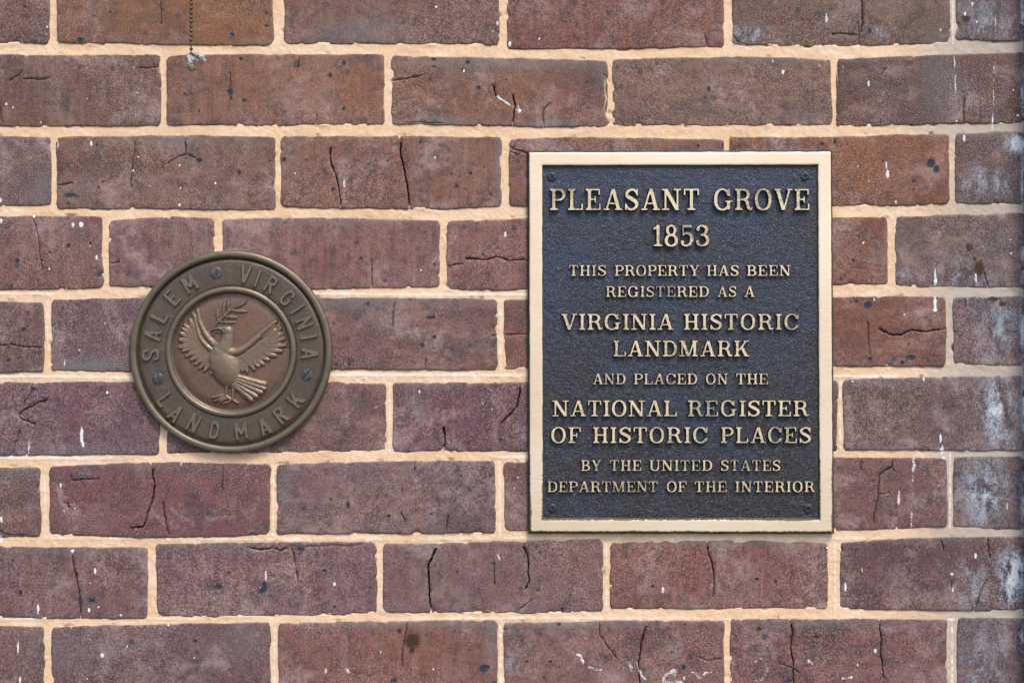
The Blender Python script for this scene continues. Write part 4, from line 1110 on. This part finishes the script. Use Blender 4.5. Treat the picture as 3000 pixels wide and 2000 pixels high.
def screw_mesh(name, R, kind, mat, K, ang=0.0):
    """pan head as a fine relief: slot or cross recess sunk into a dome"""
    st = R / 17.0
    g = np.arange(-R - st, R + st * 1.1, st); X, Y = np.meshgrid(g, g)
    r = np.hypot(X, Y)
    ca, sa = math.cos(ang), math.sin(ang)
    U = X * ca + Y * sa; V = -X * sa + Y * ca
    h = 3.2 * np.sqrt(np.clip(1 - (r / (R * 1.02)) ** 2, 0, 1)) ** .7
    sc = np.where(r > R, R / np.maximum(r, 1e-6), 1); X2 = X * sc; Y2 = Y * sc
    h = np.where(r > R, -1.5, h)
    if kind == 'slot': cutm = (np.abs(U) < R * .11)
    else: cutm = ((np.abs(U) < R * .10) & (np.abs(V) < R * .5)) | ((np.abs(V) < R * .10) & (np.abs(U) < R * .5)) | (np.hypot(U, V) < R * .17)
    h = np.where(cutm & (r < R), -.8, h)
    keep = r < R + st * 1.5
    idx = np.arange(X.size).reshape(X.shape)
    kc = keep[:-1, :-1] & keep[1:, :-1] & keep[:-1, 1:] & keep[1:, 1:]
    F = np.stack([idx[:-1, :-1][kc], idx[:-1, 1:][kc], idx[1:, 1:][kc], idx[1:, :-1][kc]], 1)
    used = np.unique(F); mp = -np.ones(X.size, int); mp[used] = np.arange(len(used)); F = mp[F]
    co = np.c_[X2.ravel()[used] * S * K, -h.ravel()[used] * S, Y2.ravel()[used] * S * K]
    return mesh_from(name, co, F, mat, True)
for (x, y, a) in ((1617, 518, .35), (2360, 516, .05), (1618.7, 1488.4, .3), (2369, 1490, .75)):
    link('screw', screw_mesh('screw', 13.6, 'cross', M_BSCREW, KP, a), PQ, ploc(x, y, 10.6))

# ------------------------------------------------------------------ round medallion
MCX, MCY = 676.5, 1030.5
MD = empty('landmark_medallion', wpos(MCX, MCY, 2), 'round brown bronze medallion with a dove and three slotted screws, left of the rectangular plaque', 'medallion')
KM = (D - 16 * S) / D
def mloc(dx, dy, h): return Vector(((MCX - 1500 + dx) * S * KM - MD.location.x, -h * S - MD.location.y, CZ + (1000 - MCY - dy) * S * KM - MD.location.z))
def lathe(name, pf, seg=240, mat=M_BRONZE, close_c=False):
    rings, ed = [], []
    th = np.linspace(0, 2 * math.pi, seg, endpoint=False)
    for i, (r, h, e, g_) in enumerate(pf):
        rr = r + (.5 * vnoise(np.cos(th) * 60, np.sin(th) * 60, 9, i) if r > 150 else 0)
        rings.append(np.array([tuple(mloc(rr_ * math.sin(t), -rr_ * math.cos(t), h + 2)) for rr_, t in zip(np.broadcast_to(rr, th.shape), th)]))
        # verdigris: strongest on the lower and upper right of the rim
        gg = g_ * (.45 + .45 * np.clip(-np.cos(th), 0, 1) + .4 * np.exp(-((th - .85) / .35) ** 2))
        ed.append(np.c_[np.full(seg, e), gg, np.zeros(seg), np.ones(seg)])
    co, q = loft(rings)
    e = np.concatenate(ed)
    q = [f for f in q]
    if close_c:
        co = np.concatenate([co, [tuple(mloc(0, 0, pf[-1][1] + 2))]]); e = np.concatenate([e, [[0, 0, 0, 1]]])
        b = (len(rings) - 1) * seg
        q += [(b + i, b + (i + 1) % seg, len(co) - 1) for i in range(seg)]
    return mesh_from(name, co, q, mat, True, None, {'edge': e})
def arc(r0, r1, hb, hp, e, g0, g1, n=9):
    """half-round bead between radii r0 (outer) and r1"""
    out = []
    for i in range(n + 1):
        a = math.pi * i / n
        out.append(((r0 + r1) / 2 + (r0 - r1) / 2 * math.cos(a), hb + (hp - hb) * math.sin(a) ** .6, e * math.sin(a), g0 + (g1 - g0) * i / n))
    return out
_r = link('outer_rim', lathe('outer_rim', [(292, 0, .2, 1), (295.5, 3, .2, 1), (297, 8, .3, 1)] + arc(297, 276.5, 9, 18.5, .45, 1.0, .3, 14) + [(274.8, 4.5, 0, 0)]), MD)
_b = link('letter_band', lathe('letter_band', [(275.2, 4.0, 0, .1), (272.5, 5.0, 0, .1), (268, 9.4, 0, .1), (262, 10.2, 0, .1), (250, 10.2, 0, 0), (220, 10.2, 0, 0), (200, 10, 0, 0), (194, 9.6, 0, 0), (191, 8, 0, 0)]), MD)
_i = link('inner_ring', lathe('inner_ring', [(193, 7, 0, 0)] + arc(192, 174.5, 9, 19, .5, .2, .2, 14) + [(172.5, 9, .1, 0), (170, .5, 0, 0)]), MD)
_c = link('centre_field', lathe('centre_field', [(173, .2, 0, 0), (168, .4, 0, 0), (164, 1.2, 0, 0), (159, 3.2, 0, 0), (140, 4.3, 0, 0), (110, 4.8, 0, 0), (70, 5.1, 0, 0), (30, 5.3, 0, 0)], 160, M_BRONZE, True), MD)

_r.color = (.145, .108, .066, 1); _b.color = (.115, .077, .052, 1); _i.color = (.160, .115, .072, 1); _c.color = (.190, .105, .068, 1)
def place_letter(c, dx, dy, inward):
    k = ('sans', c)
    if k not in GM:
        GM[k] = glyph_mesh('letter', SN[c], SNW[c], 50, 1.6, 7.5, 1.1, [M_BRONZE], KM, True)
    th = math.atan2(dx, -dy)                     # clockwise from the top
    r = math.hypot(dx, dy)
    o = link('letter', GM[k], MD, mloc(dx, dy, 11.9))
    o.rotation_euler = (0, th + (math.pi if inward else 0), 0)
    o['label'] = 'raised letter %s' % c; o.color = (.16, .125, .085, 1)
q = .4082
for c, x, y in [('S',200,785),('A',215,640),('L',262,512),('E',352,376),('M',480,275),('V',878,208),('I',968,238),('R',1062,280),('G',1180,375),('I',1255,455),('N',1302,555),('I',1335,657),('A',1342,777)]:
    place_letter(c, (x - 776) * q, (y - 762) * q, False)
for c, x, y in [('L',302,1105),('A',380,1205),('N',508,1275),('D',658,1325),('M',850,1328),('A',1015,1298),('R',1132,1218),('K',1237,1108)]:
    place_letter(c, (x - 776) * q, (y - 762) * q, True)
for x, y, a in [(668,196,0.08),(1318,927,-.62),(252,957,0.03)]:
    link('screw', screw_mesh('screw', 17.5, 'slot', M_SCREW, KM, a), MD, mloc((x - 776) * q, (y - 762) * q, 12.2))

# the dove and its branch, as relief on the centre field; coordinates of a 1568 px view of x 480-880, y 820-1220
ST = 1.15
gx = np.arange(-166, 166.1, ST); GX, GY = np.meshgrid(gx, gx)
QX = (GX + MCX - 480) / .2551; QY = (GY + MCY - 820) / .2551
QXj = QX + 5 * fbm(QX, QY, 60, 1, 2); QYj = QY + 5 * fbm(QX, QY, 60, 2, 2)
def r_cap(pts, rads, top):
    """rounded ridge along a polyline; rads in view px, top in wall px; returns height"""
    H = np.zeros(GX.shape)
    C = catmull([(p[0], p[1], r) for p, r in zip(pts, rads)], 8) if len(pts) > 2 else np.linspace((*pts[0], rads[0]), (*pts[1], rads[1]), 24)
    tops = np.linspace(top[0], top[1], len(C)) if isinstance(top, tuple) else np.full(len(C), top)
    for (x, y, r), tp in zip(C, tops):
        r = max(r, 4)
        m = (np.abs(QXj - x) < r) & (np.abs(QYj - y) < r)
        if m.any():
            d = ((QXj[m] - x) ** 2 + (QYj[m] - y) ** 2) / r ** 2
            H[m] = np.maximum(H[m], tp * np.sqrt(np.clip(1 - d, 0, 1)))
    return H
def r_ell(cx, cy, a, b, ang, top):
    c, s = math.cos(math.radians(ang)), math.sin(math.radians(ang))
    U = (QXj - cx) * c + (QYj - cy) * s; V = -(QXj - cx) * s + (QYj - cy) * c
    return top * np.sqrt(np.clip(1 - (U / a) ** 2 - (V / b) ** 2, 0, 1))
def r_poly(pts, top, soft=16):
    P = np.array(pts, float)
    ins = in_poly(QXj.ravel(), QYj.ravel(), P).reshape(QX.shape)
    segs = [(*P[i], *P[(i + 1) % len(P)]) for i in range(len(P))]
    d, _, _ = seg_dist(QXj.ravel(), QYj.ravel(), segs); d = d.reshape(QX.shape)
    return np.where(ins, top * np.clip(d / soft, 0, 1) ** .6, 0)
def smax(a, b, k=1.2):
    h = np.clip(.5 + .5 * (a - b) / k, 0, 1); return b * (1 - h) + a * h + k * h * (1 - h) * ((a > .02) & (b > .02))
def feather(a, b, w, top):
    """blade with a sharp fall on its lower edge"""
    jb = (b[0] + 9 * math.sin(a[0] * 1.3 + b[1]), b[1] + 9 * math.cos(a[1] * 1.7 + b[0]))
    mid = ((a[0] + jb[0]) / 2 + 5 * math.sin(b[0]), (a[1] + jb[1]) / 2 + 5)
    H = r_cap([a, mid, jb], [w * 1.0, w * 1.38, w * .95], top)
    d, _, _ = seg_dist(QXj.ravel(), QYj.ravel(), [(*a, *mid), (*mid, *jb)])
    return H - 1.3 * np.exp(-(d.reshape(QX.shape) / 4.5) ** 2) * (H > 3)
bird = np.zeros(GX.shape)
# wings first, low
bird = np.maximum(bird, r_poly([(545,760),(420,590),(372,420),(330,400),(290,470),(230,560),(190,620),(185,700),(215,790),(280,850),(350,920),(440,985),(530,1050),(580,1080)], 5.6, 34))
bird = np.maximum(bird, r_poly([(740,850),(860,850),(1000,760),(1150,640),(1260,520),(1340,590),(1360,700),(1300,820),(1200,900),(1080,980),(950,1030),(860,1020),(800,930)], 5.6, 34))
for a, b, w in [((420,600),(322,392),26),((390,610),(282,450),24),((360,620),(240,505),24),((345,640),(208,560),24),((330,660),(182,622),25),((330,690),(176,690),26),((335,720),(184,762),26),((345,750),(212,815),25),
                ((390,800),(262,868),24),((420,850),(305,925),24),((450,890),(355,970),23),((480,930),(415,1015),22),((510,970),(470,1045),20),((540,1010),(530,1085),18)]:
    bird = np.maximum(bird, feather(a, b, w, (6.0, 7.4)))
for a, b, w in [((1130,650),(1270,520),24),((1160,680),(1330,555),24),((1165,710),(1368,610),24),((1160,735),(1386,675),24),((1150,765),(1388,745),25),((1130,795),(1345,812),25),((1110,830),(1290,862),24),
                ((1080,860),(1205,925),24),((1040,880),(1150,965),23),((1000,905),(1085,1000),22),((960,925),(1025,1035),22),((915,945),(965,1058),21),((870,955),(900,1052),20)]:
    bird = np.maximum(bird, feather(a, b, w, (6.0, 7.2)))
# covert scallops
for cx, cy in [(300,700),(320,770),(370,830),(420,880),(470,930),(1120,790),(1060,850),(990,890),(920,920)]:
    bird = np.maximum(bird, r_ell(cx, cy, 34, 22, 40, 5.2))
bird = np.maximum(bird, r_cap([(385,350),(410,480),(470,610),(560,730)], [28,34,42,52], (8.5, 11)))
bird = np.maximum(bird, r_cap([(350,420),(390,600),(450,720),(540,800)], [24,28,32,38], (7.5, 9.5)))
bird = smax(bird, r_cap([(740,830),(850,820),(980,735),(1120,610),(1275,480)], [66,54,46,42,30], (13.5, 9.0)), 1.0)
# tail
for a, b, w in [((840,1110),(1150,1195),30),((840,1140),(1145,1245),28),((830,1165),(1110,1290),28),((815,1190),(1055,1335),28),((800,1205),(995,1372),30)]:
    bird = np.maximum(bird, r_cap([a, ((a[0] + b[0]) / 2, (a[1] + b[1]) / 2), b], [w * 1.3, w * 1.3, w * 1.25], (10.5, 8.5)))
# legs and feet
for pts, rr, tp in [([(715,1200),(712,1260),(700,1325)],[30,19,17],7.5),([(790,1200),(792,1290),(788,1375)],[32,20,18],8.0),
                    ([(700,1320),(620,1335),(545,1352)],[20,18,12],6.5),([(720,1335),(640,1365),(575,1388)],[20,17,12],6.5),([(730,1350),(660,1385),(640,1395)],[19,15,11],6.5),
                    ([(785,1372),(820,1395),(850,1412)],[19,16,10],6.5),([(785,1375),(720,1405),(675,1420)],[19,15,11],6.5),([(700,1325),(750,1360),(788,1375)],[18,18,16],6.5)]:
    bird = np.maximum(bird, r_cap(pts, rr, tp))
# body, neck, head
bird = smax(bird, r_ell(692, 985, 270, 170, 66, 18), 1.6)
bird = smax(bird, r_ell(645, 850, 130, 108, 60, 15), 2.0)
bird = smax(bird, r_cap([(735,600),(725,690),(690,790)], [68,78,112], (12.5, 15.0)), 1.6)
bird = smax(bird, r_ell(728, 585, 78, 70, 20, 13.5), 1.2)
bird = np.maximum(bird, r_cap([(690,565),(620,556),(556,570)], [36,24,14], (11.0, 8.0)))
bird = np.maximum(bird, r_cap([(690,605),(620,590),(575,600),(568,640)], [24,16,13,9], (6.5, 5.0)))
bird = bird - 3.2 * np.exp(-((QX - 688) ** 2 + (QY - 572) ** 2) / 9 ** 2) * (bird > 4)
bird = bird - 2.4 * np.exp(-((QY - (588 + (QX - 620) * .02)) / 5) ** 2) * ((QX > 560) & (QX < 650)) * (bird > 3)
# soft plumage grooves on the back between body and right wing
bird = bird + .45 * fbm(QX, QY, 45, 8, 3) * (bird > 2)
br = np.zeros(GX.shape)
br = np.maximum(br, r_cap([(548,590),(600,500),(700,405),(810,310),(870,280)], [14,16,16,14,10], (8, 7.0)))
for a, b, w in [((735,345),(742,205),26),((680,395),(692,258),24),((615,455),(612,335),23),((815,315),(945,240),28),((770,350),(955,358),24),((705,420),(845,432),22),((640,480),(815,488),18)]:
    m = ((a[0] + b[0]) / 2, (a[1] + b[1]) / 2)
    br = np.maximum(br, r_cap([a, m, b], [w * .45, w, w * .25], (6.6, 7.6)))
    L = [(*a, *b)]
    d, _, _ = seg_dist(QXj.ravel(), QYj.ravel(), L)
    br = br - 1.5 * np.exp(-(d.reshape(QX.shape) / 4) ** 2) * (br > 2.5)
def relief(name, H):
    rad = np.hypot(GX, GY)
    H = np.where(rad > 163, 0, H)
    # blur once to soften like a worn casting
    for _ in range(1):
        H = (H * 4 + np.roll(H, 1, 0) + np.roll(H, -1, 0) + np.roll(H, 1, 1) + np.roll(H, -1, 1)) / 8
    Z = np.where(H > .25, H, -1.4)
    keep = H > .25
    idx = np.arange(GX.size).reshape(GX.shape)
    kc = keep[:-1, :-1] | keep[1:, :-1] | keep[:-1, 1:] | keep[1:, 1:]
    F = np.stack([idx[:-1, :-1][kc], idx[1:, :-1][kc], idx[1:, 1:][kc], idx[:-1, 1:][kc]], 1)
    used = np.unique(F); mp = -np.ones(GX.size, int); mp[used] = np.arange(len(used)); F = mp[F]
    base = 6.4 + .6 * (1 - (rad / 163) ** 2)
    hh = (base + Z).ravel()[used]
    o0 = mloc(0, 0, 0)
    co = np.c_[GX.ravel()[used] * S * KM + o0.x, o0.y - hh * S, -GY.ravel()[used] * S * KM + o0.z]
    ed = np.zeros((len(used), 4)); ed[:, 0] = np.clip(H.ravel()[used] / 16 - .1, 0, .45); ed[:, 3] = 1
    return mesh_from(name, co, F, M_BRONZE, True, None, {'edge': ed})
link('dove_relief', relief('dove_relief', bird), MD).color = (.235, .145, .090, 1)
link('olive_branch', relief('olive_branch', br), MD).color = (.22, .145, .090, 1)

# ------------------------------------------------------------------ hanging bead chain with its crumpled pull
HC = 190.0      # it hangs this many px (63 mm) in front of the wall
ch = empty('bead_chain', wpos(560, 158, HC), 'dark hanging ball chain with a crumpled whitish pull at its end, top left', 'pull chain')
def cloc(px, py, h=HC): return wpos(px, py, h) - ch.location
def sphere(name, r, mat, seg=16, rg=10, sx=1, sy=1, sz=1):
    import bmesh
    bm = bmesh.new(); bmesh.ops.create_uvsphere(bm, u_segments=seg, v_segments=rg, radius=r)
    for v in bm.verts: v.co = (v.co.x * sx, v.co.y * sy, v.co.z * sz)
    for f in bm.faces: f.smooth = True
    me = bpy.data.meshes.new(name); bm.to_mesh(me); bm.free(); me.materials.append(mat); return me
bead = sphere('bead', 5.0 * S, M_BEAD)
for k in range(28):
    y = 157 - 13.2 * k
    link('bead', bead, ch, cloc(560 + .25 * math.sin(k * 1.7), y))
def tube(name, pts, rads, mat, seg=8):
    rings = []
    for i, p in enumerate(pts):
        a = Vector(pts[max(0, i - 1)]); b = Vector(pts[min(len(pts) - 1, i + 1)])
        d = (b - a).normalized(); u = d.cross(Vector((0, 1, 0.01))).normalized(); v = d.cross(u)
        rings.append(np.array([tuple(Vector(p) + (u * math.cos(2 * math.pi * k / seg) + v * math.sin(2 * math.pi * k / seg)) * rads[i]) for k in range(seg)]))
    co, q = loft(rings)
    return mesh_from(name, co, q, mat, True)
link('link_wire', tube('link_wire', [cloc(560, 164), cloc(560, 60), cloc(560, -60), cloc(560, -200)], [1.5 * S] * 4, M_BEAD), ch)
link('bracket', tube('bracket', [cloc(560, -200), cloc(560, -212, HC), cloc(560, -222, HC * .7), cloc(560, -224, 0)], [2.2 * S, 3 * S, 3 * S, 3 * S], M_BEAD, 10), ch)
def lump(name, path, rad, mat, seed, seg=28, flat=.6, amp=.45, n=16):
    """crumpled scrap along a path in photo px"""
    C = catmull([(x, y, r) for (x, y), r in zip(path, rad)], n)
    rings = []
    for i, (x, y, r) in enumerate(C):
        a = C[max(0, i - 1)]; b = C[min(len(C) - 1, i + 1)]
        d = np.array([b[0] - a[0], b[1] - a[1]]); d /= np.linalg.norm(d) + 1e-9
        nrm = np.array([-d[1], d[0]])
        th = np.linspace(0, 2 * math.pi, seg, endpoint=False)
        rr = r * (1 + amp * vnoise(np.cos(th) * 12 + i * .9, np.sin(th) * 12 + seed * 5, 5, seed) + .5 * amp * vnoise(np.cos(th) * 25 + i * 1.8, np.sin(th) * 25, 5, seed + 3))
        pts = []
        for t, q_ in zip(th, rr):
            ox = nrm * math.cos(t) * q_
            pts.append(tuple(cloc(x + ox[0], y + ox[1], HC + math.sin(t) * q_ * flat)))
        rings.append(np.array(pts))
    co, q = loft(rings)
    m = len(rings[0])
    q += [tuple(range(m))[::-1], tuple(range(len(co) - m, len(co)))]
    return mesh_from(name, co, q, mat, True)
link('pull_knot', lump('pull_knot', [(557, 155), (563, 159), (571, 160)], [4.2, 5, 3], M_TAGD, 3, 14, .9, .25, 6), ch)
link('pull_scrap', lump('pull_scrap', [(560, 159), (557, 170), (555, 182), (558, 192), (561, 199)], [6, 9.5, 9, 8.5, 6], M_TAG, 5), ch)
link('pull_scrap', lump('pull_scrap', [(570, 158), (582, 162), (594, 169), (600, 180)], [4, 7, 7, 3.5], M_TAG, 9), ch)
link('pull_scrap', lump('pull_scrap', [(566, 170), (574, 175), (579, 181)], [5, 5.5, 3], M_TAG, 12), ch)
link('pull_tip', lump('pull_tip', [(542, 198), (552, 197), (561, 203), (569, 200), (576, 205)], [2, 4.5, 5.5, 5, 2.5], M_TAGD, 7), ch)
link('pull_fold', lump('pull_fold', [(570, 160), (577, 166), (586, 172)], [2.2, 2.6, 1.8], M_TAGD, 17, 12, 2.0), ch)
